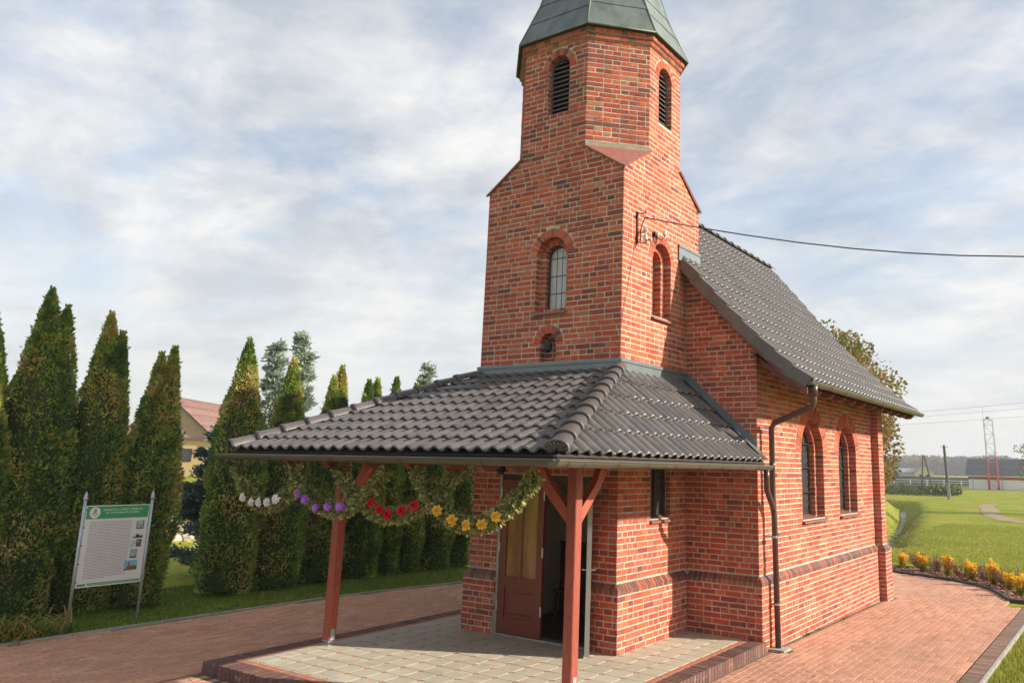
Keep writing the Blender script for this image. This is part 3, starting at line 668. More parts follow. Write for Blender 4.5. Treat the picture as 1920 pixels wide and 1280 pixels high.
# ---- nave roof
RP = [(-1.24, 6.96), (-0.60, 6.19), (0.0, 5.43), (0.62, 4.73), (1.24, 4.09), (1.62, 3.74), (1.95, 3.49)]   # x,z from ridge to eave
Y0, Y1 = 1.68, 8.73
seg = [math.dist(RP[i], RP[i + 1]) for i in range(len(RP) - 1)]; TL = sum(seg)
def rp(s):   # distance from the eave upward
    t = TL - s
    if t <= 0: d = (Vector(RP[0]) - Vector(RP[1])).normalized(); return Vector(RP[0]) + d * (-t)
    for i, q in enumerate(seg):
        if t <= q: return Vector(RP[i]).lerp(Vector(RP[i + 1]), t / q)
        t -= q
    d = (Vector(RP[-1]) - Vector(RP[-2])).normalized(); return Vector(RP[-1]) + d * t
TW = 0.191; TR = 0.34; TLN = 0.375
TCOL = [(0.098, 0.090, 0.089), (0.088, 0.082, 0.082), (0.112, 0.100, 0.096), (0.080, 0.076, 0.078), (0.102, 0.095, 0.094)]
def prof(t):
    if t < .66: return 0.036 * math.sin(math.pi * t / .66) ** .85
    return -0.006 * math.sin(math.pi * (t - .66) / .34)
PT = [0, .06, .14, .24, .33, .42, .52, .60, .66, .76, .88, 1.0]
def tile_quads(lift=0.036, th=0.022):
    """tile as quads in (u,s,h) space: u across, s up the slope"""
    Q = []
    hb = lambda t, s: prof(t) + lift * (1 - s / TLN) + 0.006
    for i in range(len(PT) - 1):
        t0, t1 = PT[i], PT[i + 1]
        Q.append([(t0 * TW, 0, hb(t0, 0)), (t1 * TW, 0, hb(t1, 0)), (t1 * TW, TLN, hb(t1, TLN)), (t0 * TW, TLN, hb(t0, TLN))])
        Q.append([(t0 * TW, 0, hb(t0, 0) - th), (t1 * TW, 0, hb(t1, 0) - th), (t1 * TW, 0, hb(t1, 0)), (t0 * TW, 0, hb(t0, 0))])
    Q.append([(TW, 0, hb(1, 0)), (TW, 0, hb(1, 0) - th), (TW, TLN, hb(1, TLN) - th), (TW, TLN, hb(1, TLN))])
    Q.append([(0, 0, hb(0, 0) - th), (0, 0, hb(0, 0)), (0, TLN, hb(0, TLN)), (0, TLN, hb(0, TLN) - th)])
    return Q
TQ = tile_quads()
tmesh = []
for c in TCOL:
    mb = MB(); mb.col = c
    for i in range(len(PT)):
        pass
    # welded profile so that the roll shades smoothly
    n = len(PT); hb = lambda t, s: prof(t) + 0.036 * (1 - s / TLN) + 0.006
    top0 = [(t * TW, 0, hb(t, 0)) for t in PT]; top1 = [(t * TW, TLN, hb(t, TLN)) for t in PT]
    topc = [(a, .012, h) for a, b, h in top0]; lipc = [(a, 0.0, h - .009) for a, b, h in top0]
    mb.add(topc + top1, [(i, i + 1, n + i + 1, n + i) for i in range(n - 1)]); mb.add(lipc + topc, [(i, i + 1, n + i + 1, n + i) for i in range(n - 1)])
    lo = [(a, b, h - .022) for a, b, h in top0]; mb.add(lipc + lo, [(n + i, n + i + 1, i + 1, i) for i in range(n - 1)])
    mb.add([top0[-1], lo[-1], (TW, TLN, hb(1, TLN) - .022), top1[-1]], [(0, 1, 2, 3)]); mb.add([lo[0], top0[0], top1[0], (0, TLN, hb(0, TLN) - .022)], [(0, 1, 2, 3)])
    tmesh.append(mb.mesh('roof_tile', M['tile'], True))
def clip(poly, a, b, c):   # keep a*u+b*s+c >= 0
    o = []
    for i in range(len(poly)):
        p, q = poly[i], poly[(i + 1) % len(poly)]; dp = a * p[0] + b * p[1] + c; dq = a * q[0] + b * q[1] + c
        if dp >= 0: o.append(p)
        if (dp >= 0) != (dq >= 0):
            f = dp / (dp - dq); o.append(tuple(p[k] + (q[k] - p[k]) * f for k in range(3)))
    return o
def tile_frame(o, u, s, n): return Matrix(((u.x, s.x, n.x, o.x), (u.y, s.y, n.y, o.y), (u.z, s.z, n.z, o.z), (0, 0, 0, 1)))
def tile_slope(o, u, s, length, slope, lcut, rcut, parent, want=True):
    """lcut/rcut: how far the hip moves in by the top of the slope; returns list of (matrix, mesh)"""
    n = u.cross(s).normalized(); res = []
    hl = (slope, -lcut, 0.0)                  # inside if slope*u - lcut*s >= 0
    hr = (-slope, -rcut, slope * length)
    rows = int(math.ceil(slope / TR)); cols = int(math.ceil(length / TW))
    for r in range(rows):
        for c in range(cols):
            u0 = c * TW + (0.0); s0 = r * TR
            cr = [(u0, s0), (u0 + TW, s0), (u0, s0 + TLN), (u0 + TW, s0 + TLN)]
            il = [hl[0] * a + hl[1] * b + hl[2] >= -1e-6 for a, b in cr]; ir = [hr[0] * a + hr[1] * b + hr[2] >= -1e-6 for a, b in cr]
            itop = [b <= slope + 1e-6 for a, b in cr]
            org = o + u * u0 + s * s0 + u * random.gauss(0, .0015)
            mt = tile_frame(org, u, s, n)
            if all(il) and all(ir) and all(itop): res.append((mt, random.choice(tmesh)))
            elif any(i and j for i, j in zip(il, ir)):
                mb = MB(); mb.col = random.choice(TCOL); any_ = False
                for q in TQ:
                    p = [(a + u0, b + s0, h) for a, b, h in q]
                    p = clip(p, *hl); p = clip(p, *hr) if len(p) > 2 else p; p = clip(p, 0, -1, slope) if len(p) > 2 else p
                    if len(p) > 2: mb.add([(a - u0, b - s0, h) for a, b, h in p], [tuple(range(len(p)))]); any_ = True
                if any_: res.append((mt, mb.mesh('roof_tile', M['tile'])))
    return res
# nave slope, following its curve row by row
roof = MB()
for (sx, mir) in ((1, False), (-1, True)):
    for i in range(len(RP) - 1):
        (x0, z0), (x1, z1) = RP[i], RP[i + 1]
        nx, nz = (z0 - z1), (x1 - x0); l_ = math.hypot(nx, nz); nx /= l_; nz /= l_
        f = (lambda x: x) if not mir else (lambda x: -2.48 - x)
        q = [(f(x0 - nx * .02 ), Y0 + .02, z0 - nz * .02), (f(x1 - nx * .02), Y0 + .02, z1 - nz * .02)]
        q2 = [(f(x0 - nx * .075), Y0 + .02, z0 - nz * .075), (f(x1 - nx * .075), Y0 + .02, z1 - nz * .075)]
        P = [q2[0], q2[1], (q2[1][0], Y1, q2[1][2]), (q2[0][0], Y1, q2[0][2]), q[0], q[1], (q[1][0], Y1, q[1][2]), (q[0][0], Y1, q[0][2])]
        roof.hexa(P)
roof_o = roof.build('roof', M['deck'], chapel)
nave_tiles = []
rows = int(round(TL / TR)); cols = int((Y1 - Y0) / TW)
for r in range(rows):
    a = rp(r * TL / rows - 0.03); b = rp(r * TL / rows - .03 + TLN)
    s = Vector((b.x - a.x, 0, b.y - a.y)).normalized(); u = Vector((0, 1, 0)); n = u.cross(s).normalized()
    for c in range(cols):
        nave_tiles.append((tile_frame(Vector((a.x, Y0 + .02 + c * TW, a.y)), u, s, n), random.choice(tmesh)))
def vis_nave(t): p = t[0].translation; d = (CAM - p).length; return (0 if (p.x < 0 and p.y < 2.3) else 1 / (d * d))
nave_tiles.sort(key=vis_nave, reverse=True)
for mt, me in nave_tiles[:300]: put('roof_tile', me, roof_o, matrix=mt)
def join_tiles(lst, name, parent):
    V, Fc, Cc = [], [], []
    o = 0
    for mt, me in lst:
        co = np.empty(len(me.vertices) * 3, dtype=np.float32); me.vertices.foreach_get('co', co); co = co.reshape(-1, 3)
        m4 = np.array(mt); co = co @ m4[:3, :3].T + m4[:3, 3]
        V.append(co); ca = np.empty(len(me.vertices) * 4, dtype=np.float32); me.color_attributes['Col'].data.foreach_get('color', ca); Cc.append(ca)
        Fc += [tuple(i + o for i in p.vertices) for p in me.polygons]; o += len(co)
    me = bpy.data.meshes.new(name); me.from_pydata(np.concatenate(V).tolist(), [], Fc)
    c = me.color_attributes.new('Col', 'FLOAT_COLOR', 'POINT'); c.data.foreach_set('color', np.concatenate(Cc)); me.materials.append(M['tile'])
    me.polygons.foreach_set('use_smooth', [True] * len(me.polygons)); me.update()
    return put(name, me, parent, kind='stuff')
join_tiles(nave_tiles[300:], 'roof_tiling', chapel)
# far slope of the nave roof (seen only edge-on)
mb = MB(); mb.col = TCOL[1]
for i in range(len(RP) - 1):
    (x0, z0), (x1, z1) = RP[i], RP[i + 1]; mb.quad((-2.48 - x0, Y0, z0 + .03), (-2.48 - x0, Y1, z0 + .03), (-2.48 - x1, Y1, z1 + .03), (-2.48 - x1, Y0, z1 + .03))
mb.build('far_roof_slope', M['tile'], chapel)
# verge tiles on the front edge
for r in range(rows):
    a = rp(r * TL / rows - .05); b = rp(r * TL / rows - .05 + .40)
    if b.x < -0.03: break
    s = Vector((b.x - a.x, 0, b.y - a.y)); ln = s.length; s.normalize(); n = Vector((0, 1, 0)).cross(s).normalized()
    mb = MB(); mb.col = random.choice(TCOL[:3])
    T = lambda ss, d, h: Vector((a.x, Y0 - .012 - .004 * (r % 2), a.y)) + s * ss + Vector((0, d, 0)) + n * (h + .034 * (1 - ss / ln))
    mb.box((0, -.022, -.125 + .006 * (r % 3)), (ln, 0.0, .045), T=T)
    mb.box((0, 0.0005, .028), (ln, .055, .046), T=T)
    mb.build('verge_tile', M['tile'], roof_o)
# ridge caps
def cap_mesh(length=.40, w=.105, h=.075, taper=.84, collar=True):
    mb = MB(); mb.col = (0.088, 0.077, 0.077); K = 9
    def arc(s, sc, dz=0): return [(math.cos(math.pi * i / (K - 1)) * w * sc, s, math.sin(math.pi * i / (K - 1)) ** .8 * h * sc + dz) for i in range(K)]
    ss = [(0, 1.0), (0, 1.13), (.045, 1.13), (.055, 1.02), (length, taper)] if collar else [(0, 1.0), (length, taper)]
    V = []
    for s, sc in ss: V += arc(s, sc)
    mb.add(V, [(i * K + j, i * K + j + 1, (i + 1) * K + j + 1, (i + 1) * K + j) for i in range(len(ss) - 1) for j in range(K - 1)])
    inner = arc(0, .88); V2 = arc(0, 1.0) + inner; mb.add(V2, [(K + i, K + i + 1, i + 1, i) for i in range(K - 1)])
    return mb.mesh('ridge_tile', M['tile'], True)
CAPM = cap_mesh()
k = int((Y1 - 2.31) / .37)
for i in range(k + 1):
    yy = 2.28 + i * (Y1 - 2.28 - .37) / k
    put('ridge_tile', CAPM, roof_o, matrix=Matrix.Translation((-1.24, yy, 6.975)))
# eaves: rafter tails, boards, barge board
raf = MB()
for i in range(12):
    yy = 1.95 + i * .60
    mb = MB(); mb.col = (0.16, 0.045, 0.032)
    pts = [(1.10, 4.02), (1.10, 3.86), (1.60, 3.42), (1.72, 3.36), (1.82, 3.37), (1.87, 3.43), (1.88, 3.46)]
    mb.prism(pts, lambda a, b, d: Vector((a, yy + d, b)), 0, .09); mb.build('rafter', M['wood'], roof_o)
mb = MB(); mb.col = (0.17, 0.05, 0.035)
for i in range(len(RP) - 1):
    (x0, z0), (x1, z1) = RP[i], RP[i + 1]
    if x1 <= 0.05: continue
    x0_ = max(x0, 0.02); z0_ = z0 if x0 >= .02 else z0
    P = [(x0_, Y0 + .012, z0_ - .10), (x1, Y0 + .012, z1 - .10), (x1, Y0 + .012, z1 - .19), (x0_, Y0 + .012, z0_ - .19)]
    mb.hexa(P + [(a_, b_ + .03, c_) for a_, b_, c_ in P])
mb.build('barge_board', M['wood'], chapel)
mb = MB(); mb.col = (0.15, 0.045, 0.03)
mb.quad((1.10, Y0 + .04, 3.93), (1.9, Y0 + .04, 3.40), (1.9, Y1, 3.40), (1.10, Y1, 3.93)); mb.build('eaves_board', M['wood'], chapel)

# ---- gutters and downpipes
def gutter(a, b, name, parent, rad=.062, up=Vector((0, 0, 1)), joints=()):
    a = Vector(a); b = Vector(b); d = (b - a).normalized(); s = d.cross(up).normalized()
    mb = MB(); K = 10; V = []
    prof_ = [(-rad, 0.0)] + [(-rad * math.cos(math.pi * i / K), -rad * math.sin(math.pi * i / K)) for i in range(1, K)] + [(rad, 0.0)]
    inner = [(x * .93, z * .93 + .002) for x, z in reversed(prof_)]
    loop = prof_ + inner; n = len(loop)
    for p in (a, b): V += [tuple(p + s * x + up * z) for x, z in loop]
    mb.add(V, [(i, (i + 1) % n, n + (i + 1) % n, n + i) for i in range(n)])
    for sg in (-1, 1): mb.tube([a + s * rad * sg, b + s * rad * sg], .0085, 6)
    for p, q in ((a, 0), (b, 1)): mb.add([tuple(p + s * x + up * z) for x, z in prof_], [tuple(range(K + 1))])
    g = mb.build(name, M['gutter'], parent, smooth=False)
    ln = (b - a).length
    for j in joints:
        jb = MB(); p = a + d * j; V = []
        for q in (p, p + d * .022): V += [tuple(q + s * x * 1.05 + up * (z * 1.05)) for x, z in prof_]
        m_ = K + 1; jb.add(V, [(i, i + 1, m_ + i + 1, m_ + i) for i in range(K)]); jb.build('gutter_clip', M['gutter_joint'], g)
    return g
gutter((1.985, Y0 - .02, 3.475), (1.985, Y1 + .08, 3.475), 'gutter', chapel, joints=[.16 + .72 * i for i in range(10)])
def pipe(path, rad, name, parent, clamps=()):
    mb = MB(); mb.tube(path, rad, 12); p_ = mb.build(name, M['pipe'], parent, smooth=True)
    for c in clamps:
        cb_ = MB(); cb_.tube([(c[0], c[1], c[2] - .012), (c[0], c[1], c[2] + .012)], rad * 1.18, 12); cb_.tube([c, (N_ - .02, c[1], c[2])], .008, 6); cb_.build('pipe_clamp', M['steel'], p_)
    return p_
pipe([(1.985, 1.86, 3.43), (1.985, 1.86, 3.20), (1.95, 1.87, 3.13), (1.33, 2.05, 2.93), (1.275, 2.08, 2.86), (1.27, 2.10, 1.9), (1.27, 2.14, 1.60), (1.285, 2.16, -.16)], .042, 'downpipe', chapel, [(1.274, 2.12, 1.35), (1.272, 2.10, 2.35), (1.281, 2.15, .45)])
mb = MB(); mb.tube([(1.985, 1.86, 3.45), (1.985, 1.86, 3.27)], [.062, .050], 12); mb.build('pipe_outlet', M['pipe'], chapel, smooth=True)
mb = MB(); mb.box((1.20, 2.02, -.150), (1.42, 2.28, -.118)); mb.build('drain_cover', M['conckerb'], chapel)
# ---- flashings
mb = MB(); mb.box((0.004, 1.60, 5.40), (0.022, 2.32, 5.62)); mb.box((0.004, 1.595, 5.615), (0.034, 2.32, 5.65)); mb.box((0.0, 2.311, 5.40), (-.4, 2.33, 5.65)) ; mb.build('roof_flashing', M['lead'], chapel)
mb = MB()
ZF0, ZF1 = 3.50, 3.685
mb.box((-W_ - .02, -.020, ZF0), (.022, -.004, ZF1 - .042)); mb.box((-W_ - .034, -.034, ZF1 - .045), (.036, -.004, ZF1))
mb.box((.004, -.004, ZF0), (.022, D_, ZF1 - .042)); mb.box((.004, -.003, ZF1 - .045), (.036, D_, ZF1))
mb.quad((-W_ - .02, -.02, 3.53), (.02, -.02, 3.53), (.14, -.16, 3.475), (-W_ - .14, -.16, 3.475))
mb.quad((.02, -.02, 3.53), (.02, D_, 3.53), (.13, D_, 3.45), (.13, -.14, 3.45))
# stepped down along the nave wall
P = [(0.0, 3.53), (1.30, 2.345), (1.33, 2.47), (1.29, 2.56), (0.04, ZF1)]
P = [(a if a < N_ else a, b) for a, b in P]
mb.prism([(0.02, 3.45), (N_ + .004, 2.42), (N_ + .004, 2.66), (0.03, ZF1)], lambda a, b, d: Vector((a, D_ - d, b)), .004, .022)
mb.quad((0.02, D_ - .015, 3.60), (1.22, D_ - .015, 2.50), (1.22, D_ - .13, 2.49), (0.02, D_ - .13, 3.59))
mb.build('tower_flashing', M['lead'], chapel)

# ---- doorway
DZ = 2.12
fr = MB()
fr.box((-1.97, 0.02, 0), (-1.93, .10, DZ)); fr.box((-.44, .02, 0), (-.40, .10, DZ)); fr.box((-1.93, .02, DZ - .06), (-.44, .10, DZ + .015))
door_fr = fr.build('door_frame', M['dark_frame'], chapel)
mb = MB(); mb.box((-1.975, -.016, 0.0), (-1.935, .016, DZ)); mb.build('jamb_trim', M['grey_seal'], chapel)
mb = MB(); mb.box((-1.93, -.02, 0.0), (-.44, .14, .022)); mb.build('threshold', M['steel'], chapel)
def leaf(w, h, place, hinges, glassmat, side=1):
    """panelled door leaf in local x (0..w), y thickness .05, z"""
    mb = MB(); st = .105; b0 = .03
    mb.box((0, 0, b0), (st, .05, h)); mb.box((w - st, 0, b0), (w, .05, h)); mb.box((st, 0, b0), (w - st, .05, b0 + .20)); mb.box((st, 0, .62), (w - st, .05, .76)); mb.box((st, 0, h - .12), (w - st, .05, h))
    mb.v = [tuple(place(*q)) for q in mb.v]; d = mb.build('door', M['door'], chapel)
    p = MB(); x0, x1 = st, w - st; z0, z1 = b0 + .20, .62
    p.box((x0, .018, z0), (x1, .034, z1)); i = .045
    o_ = [(x0 + i, .018, z0 + i), (x1 - i, .018, z0 + i), (x1 - i, .018, z1 - i), (x0 + i, .018, z1 - i)]; n_ = [(x0 + i + .02, .006, z0 + i + .02), (x1 - i - .02, .006, z0 + i + .02), (x1 - i - .02, .006, z1 - i - .02), (x0 + i + .02, .006, z1 - i - .02)]
    p.add(o_ + n_, [(4, 5, 6, 7)] + [(k, (k + 1) % 4, 4 + (k + 1) % 4, 4 + k) for k in range(4)])
    p.v = [tuple(place(*q)) for q in p.v]; p.build('door_panel', M['door'], d)
    p = MB(); p.box((st, .022, .76), (w - st, .028, h - .12)); p.v = [tuple(place(*q)) for q in p.v]; p.build('pane', glassmat, d)
    p = MB(); p.box((w / 2 - .016, .012, .76), (w / 2 + .016, .038, h - .12)); p.v = [tuple(place(*q)) for q in p.v]; p.build('glazing_bar', M['door'], d)
    for hx, hz_ in hinges:
        p = MB(); p.box((hx - .010, -.016, hz_), (hx + .010, -.001, hz_ + .13)); p.v = [tuple(place(*q)) for q in p.v]; p.build('hinge', M['steel'], d)
    return d
leaf(.745, DZ - .06, lambda x, y, z: (-1.925 + x, -.004 + y, z), [(-.004, .32), (-.004, 1.08), (-.004, 1.82), (.752, .30), (.752, 1.05), (.752, 1.80)], M['doorglass'])
ca, sa = math.cos(R(-58)), math.sin(R(-58))
d2 = leaf(.47, DZ - .06, lambda x, y, z: (-.425 + x * ca - y * sa, -.01 + x * sa + y * ca, z), [], M['doorglass'])
mb = MB()
for z in (0.03,): mb.box((.470, -.004, z), (.478, .054, DZ - .07))
mb.v = [(-.425 + x * ca - y * sa, -.01 + x * sa + y * ca, z) for x, y, z in mb.v]; mb.build('edge_seal', M['grey_seal'], d2)
mb = MB(); T = lambda x, y, z: (-.425 + x * ca - y * sa, -.01 + x * sa + y * ca, z)
mb.tube([T(.43, -.004, 1.02), T(.43, -.055, 1.02), T(.33, -.055, 1.02)], .009, 8); mb.tube([T(.43, .054, 1.02), T(.43, .10, 1.02), T(.33, .10, 1.02)], .009, 8); mb.build('door_handle', M['steel'], d2)
# room behind the door
mb = MB(); x0, x1, y0, y1, z1 = -2.30, -.275, .31, 1.95, 2.9
mb.quad((x0, y1, 1.02), (x1, y1, 1.02), (x1, y1, z1), (x0, y1, z1)); mb.quad((x0, y0, 0), (x0, y1, 0), (x0, y1, z1), (x0, y0, z1)); mb.quad((x1, y0, 0), (x1, y1, 0), (x1, y1, z1), (x1, y0, z1)); mb.quad((x0, y0, z1), (x1, y0, z1), (x1, y1, z1), (x0, y1, z1))
mb.quad((x0, y0, 0), (-1.96, y0, 0), (-1.96, y0, z1), (x0, y0, z1)); mb.quad((-.41, y0, 0), (x1, y0, 0), (x1, y0, z1), (-.41, y0, z1)); mb.quad((-1.96, y0, DZ), (-.41, y0, DZ), (-.41, y0, z1), (-1.96, y0, z1))
mb.build('inner_wall', M['plaster'], chapel)
mb = MB(); mb.box((x0, y1 - .02, 0.012), (x1, y1 + .02, 1.03)); mb.box((x0, y1 - .05, 1.03), (x1, y1 + .02, 1.07)); mb.build('dado_panel', M['pew'], chapel)
mb = MB(); mb.quad((x0, .1, .004), (x1, .1, .004), (x1, y1, .004), (x0, y1, .004)); mb.build('inner_floor', M['deck'], chapel)
mb = MB()
mb.box((-1.85, 1.15, .43), (-.95, 1.50, .46)); mb.box((-1.85, 1.50, .43), (-.95, 1.53, .92))
for xx in (-1.83, -1.0):
    mb.box((xx, 1.16, .01), (xx + .04, 1.20, .43)); mb.box((xx, 1.46, .01), (xx + .04, 1.50, .92))
for k in range(5): mb.box((-1.75 + k * .18, 1.495, .50), (-1.71 + k * .18, 1.501, .90))
bench = mb.build('bench', M['pew']); tag(bench, 'dark wooden bench in the gloom behind the open chapel door', 'bench')

# ================================================================== THE PORCH CANOPY
porch = thing('porch_canopy', 'hipped tiled porch canopy on red timber posts round the foot of the tower', 'canopy')
CX = -1.24
EX0, EX1, EY, EZ = -3.74, 1.26, -3.03, 2.375
TZ = 3.515
sF = Vector((0, 3.01, TZ - EZ)); LF = sF.length; sF.normalize()
sR = Vector((-1.26, 0, TZ - EZ)); LR = sR.length; sR.normalize()
sL = Vector((1.26, 0, TZ - EZ)).normalized()
deck = MB()
def P3(x, y, z): return Vector((x, y, z))
A_, B_, Cc_, Dd_ = P3(EX0, EY, EZ - .02), P3(EX1, EY, EZ - .02), P3(0, -.02, TZ - .02), P3(-W_, -.02, TZ - .02)
E_, G_ = P3(EX1, D_ - .01, EZ - .02), P3(0, D_ - .01, TZ - .02)
H_, I_ = P3(EX0, D_ - .01, EZ - .02), P3(-W_, D_ - .01, TZ - .02)
for q in ((A_, B_, Cc_, Dd_), (B_, E_, G_, Cc_), (A_, Dd_, I_, H_)): deck.quad(*q)
deck_o = deck.build('roof', M['deck'], porch)
brd = MB(); brd.col = (0.20, 0.06, 0.04); dz = Vector((0, 0, -.03))
for q in ((A_, B_, Cc_, Dd_), (B_, E_, G_, Cc_), (A_, Dd_, I_, H_)): brd.quad(*[p + dz for p in q])
brd.build('ceiling_board', M['wood'], porch)
tiles = tile_slope(Vector((EX0, EY, EZ)), Vector((1, 0, 0)), sF, EX1 - EX0, LF, 1.26, 1.26, deck_o)
t2 = tile_slope(Vector((EX1, EY, EZ)), Vector((0, 1, 0)), sR, D_ - .01 - EY, LR, 3.01, 0.0, deck_o)
t3 = tile_slope(Vector((EX0, D_ - .01, EZ)), Vector((0, -1, 0)), sL, D_ - .01 - EY, LR, 0.0, 3.01, deck_o)
def tsc(t): p = t[0].translation; return -(CAM - p).length
allt = sorted(tiles + t2, key=tsc, reverse=True)
for mt, me in allt[:300]: put('roof_tile', me, deck_o, matrix=mt)
join_tiles(allt[300:] + t3, 'roof_tiling', porch)
# hip caps
HCAP = cap_mesh(.37, .105, .085, .86)
for (p0, p1, nm_) in ((P3(EX1 + .0, EY, EZ + .03), P3(0.02, -.05, TZ + .035), 1), (P3(EX0, EY, EZ + .03), P3(-W_ - .02, -.05, TZ + .035), 0)):
    d = p1 - p0; ln = d.length; d.normalize(); k = 11
    sdir = d.cross(Vector((0, 0, 1))).normalized(); up = sdir.cross(d).normalized()
    for i in range(k):
        s0 = i * (ln - .34) / (k - 1); q = p0 + d * s0 + up * .012
        tilt = Matrix.Rotation(R(-1.5), 4, 'X')
        mt = Matrix(((sdir.x, d.x, up.x, q.x), (sdir.y, d.y, up.y, q.y), (sdir.z, d.z, up.z, q.z), (0, 0, 0, 1))) @ tilt
        put('ridge_tile', HCAP, deck_o, matrix=mt)
    # fluted end disc
    eb = MB(); eb.col = (0.05, 0.045, 0.045); K = 17; V = []
    for i in range(K):
        a = math.pi * i / (K - 1); rr = 1.0 if i % 2 else .93; V += [(math.cos(a) * .112 * rr, -.018 if i % 2 else -.004, math.sin(a) ** .8 * .088 * rr), (math.cos(a) * .03, -.02, math.sin(a) * .03)]
    eb.add(V, [(2 * i, 2 * i + 2, 2 * i + 3, 2 * i + 1) for i in range(K - 1)])
    mt = Matrix(((sdir.x, d.x, up.x, p0.x), (sdir.y, d.y, up.y, p0.y), (sdir.z, d.z, up.z, p0.z), (0, 0, 0, 1)))
    put('hip_end', eb.mesh('hip_end', M['tile']), deck_o, matrix=mt)
# gutters
gutter((EX0 - .09, EY - .065, 2.325), (EX1 + .065, EY - .065, 2.325), 'gutter', porch, joints=[1.05, 2.15, 3.2, 4.3])
gutter((EX1 + .065, EY - .125, 2.322), (EX1 + .065, D_ - .03, 2.322), 'gutter', porch, joints=[.14, .40, .98, 1.56, 2.15, 2.75, 3.35, 3.95, 4.5, 4.8])
pipe([(EX1 + .065, 1.74, 2.28), (EX1 + .065, 1.74, 2.16), (1.30, 1.80, 2.0), (1.275, 2.06, 1.78), (1.272, 2.10, 1.70)], .040, 'downpipe', porch)
# timber frame
WC = (0.34, 0.070, 0.040); WC2 = (0.40, 0.085, 0.042)
def post(x, y):
    mb = MB(); mb.col = WC; mb.cbox((x - .06, y - .06, .075), (x + .06, y + .06, 2.50), .008); p_ = mb.build('post', M['wood'], porch)
    b = MB(); b.box((x - .064, y - .03, .05), (x - .0605, y + .03, .20)); b.box((x + .0605, y - .03, .05), (x + .064, y + .03, .20)); b.box((x - .064, y - .05, .055), (x + .064, y + .05, .068)); b.tube([(x, y, .001), (x, y, .056)], .012, 8); b.cbox((x - .045, y - .045, 0.001), (x + .045, y + .045, .008)); b.build('post_shoe', M['galv'], p_)
    return p_
PX0, PX1, PY = -3.12, .61, -1.81
post(PX0, PY); post(PX1, PY)
def beam(a, b, w, h, name='beam', col=WC):
    a = Vector(a); b = Vector(b); d = (b - a).normalized(); s = d.cross(Vector((0, 0, 1))).normalized() * (w / 2); up = s.normalized().cross(d).normalized() * (h / 2)
    mb = MB(); mb.col = col; mb.hexa([tuple(a - s - up), tuple(a + s - up), tuple(b + s - up), tuple(b - s - up), tuple(a - s + up), tuple(a + s + up), tuple(b + s + up), tuple(b - s + up)]); return mb.build(name, M['wood'], porch)
beam((PX0 - .35, PY, 2.565), (PX1 + .22, PY, 2.565), .12, .128)
beam((PX0, PY + .062, 2.565), (PX0, D_ - .01, 2.565), .12, .128); beam((PX1, PY + .062, 2.565), (PX1, D_ - .01, 2.565), .12, .128)
# curved-looking braces: two-segment prisms
def brace(T, lo, hi, r0, r1):
    mb = MB(); mb.col = WC2
    (a0, z0), (a1, z1) = lo, hi
    m_ = ((a0 + a1) / 2 , (z0 + z1) / 2)
    pts = [(a0, z0), (a0 + (a1 - a0) * .42 + .02, z0 + (z1 - z0) * .38), (a0 + (a1 - a0) * .85, z1), (a1 + .10 * (1 if a1 > a0 else -1), z1), (a0 + (a1 - a0) * .56 + .05 * (1 if a1 > a0 else -1), z0 + (z1 - z0) * .36), (a0, z0 - .16)]
    mb.prism(pts, T, -.04, .04); mb.build('brace', M['wood'], porch)
brace(lambda a, b, d: Vector((PX1 + d, a, b)), (PY + .06, 1.83), (PY + .66, 2.50), 0, 0)
brace(lambda a, b, d: Vector((a, PY + d, b)), (PX1 - .06, 1.83), (PX1 - .66, 2.50), 0, 0)
brace(lambda a, b, d: Vector((a, PY + d, b)), (PX0 + .06, 1.83), (PX0 + .66, 2.50), 0, 0)
brace(lambda a, b, d: Vector((PX0 + d, a, b)), (PY + .06, 1.83), (PY + .66, 2.50), 0, 0)
# rafters with rounded tails
def rafter(a, s, ln, w=.09, tail=.16):
    a = Vector(a); s = Vector(s).normalized(); side = s.cross(Vector((0, 0, 1))).normalized(); n = side.cross(s).normalized()
    mb = MB(); mb.col = (0.20, 0.05, 0.034)
    pts = [(0.02, -.05), (ln, -.05), (ln, -.16)] + ([(.62, -.16)] if ln > .75 else []) + [(.40 if ln > .75 else min(ln - .02, .3), -tail), (.20 if ln > .75 else .1, -tail - .004), (.12 if ln > .75 else .07, -tail * .97), (.06 if ln > .75 else .04, -tail * .86), (.02, -tail * .62)]
    mb.prism(pts, lambda x, y, d: a + s * x + n * y + side * d, -w / 2, w / 2); mb.build('rafter', M['wood'], porch)
for x in (-3.41, -2.73, -2.04, -1.36, -.72, -.14, .27, .66):
    ln = LF - .05
    if x < -W_: ln = LF * (x - EX0 - .10) / 1.26 * .98
    if x > 0: ln = LF * (EX1 - x - .10) / 1.26 * .98
    rafter((x, EY + .01, EZ), sF, ln, tail=.235 if ln > .75 else .16)
for i in range(8):
    y = -2.60 + i * .58; ln = LR - .03
    if y < 0: ln = LR * (y - EY - .2) / 3.01 * .98
    rafter((EX1 - .01, y, EZ), sR, min(ln, LR - .03)); rafter((EX0 + .01, y, EZ), sL, min(ln, LR - .03))
mb = MB(); mb.col = (0.17, 0.05, 0.035); mb.box((EX0 + .02, EY + .002, EZ - .10), (EX1 - .02, EY + .018, EZ - .030)); mb.box((EX1 - .018, EY + .02, EZ - .10), (EX1 - .004, D_ - .02, EZ - .030)); mb.build('fascia_board', M['deck'], porch)
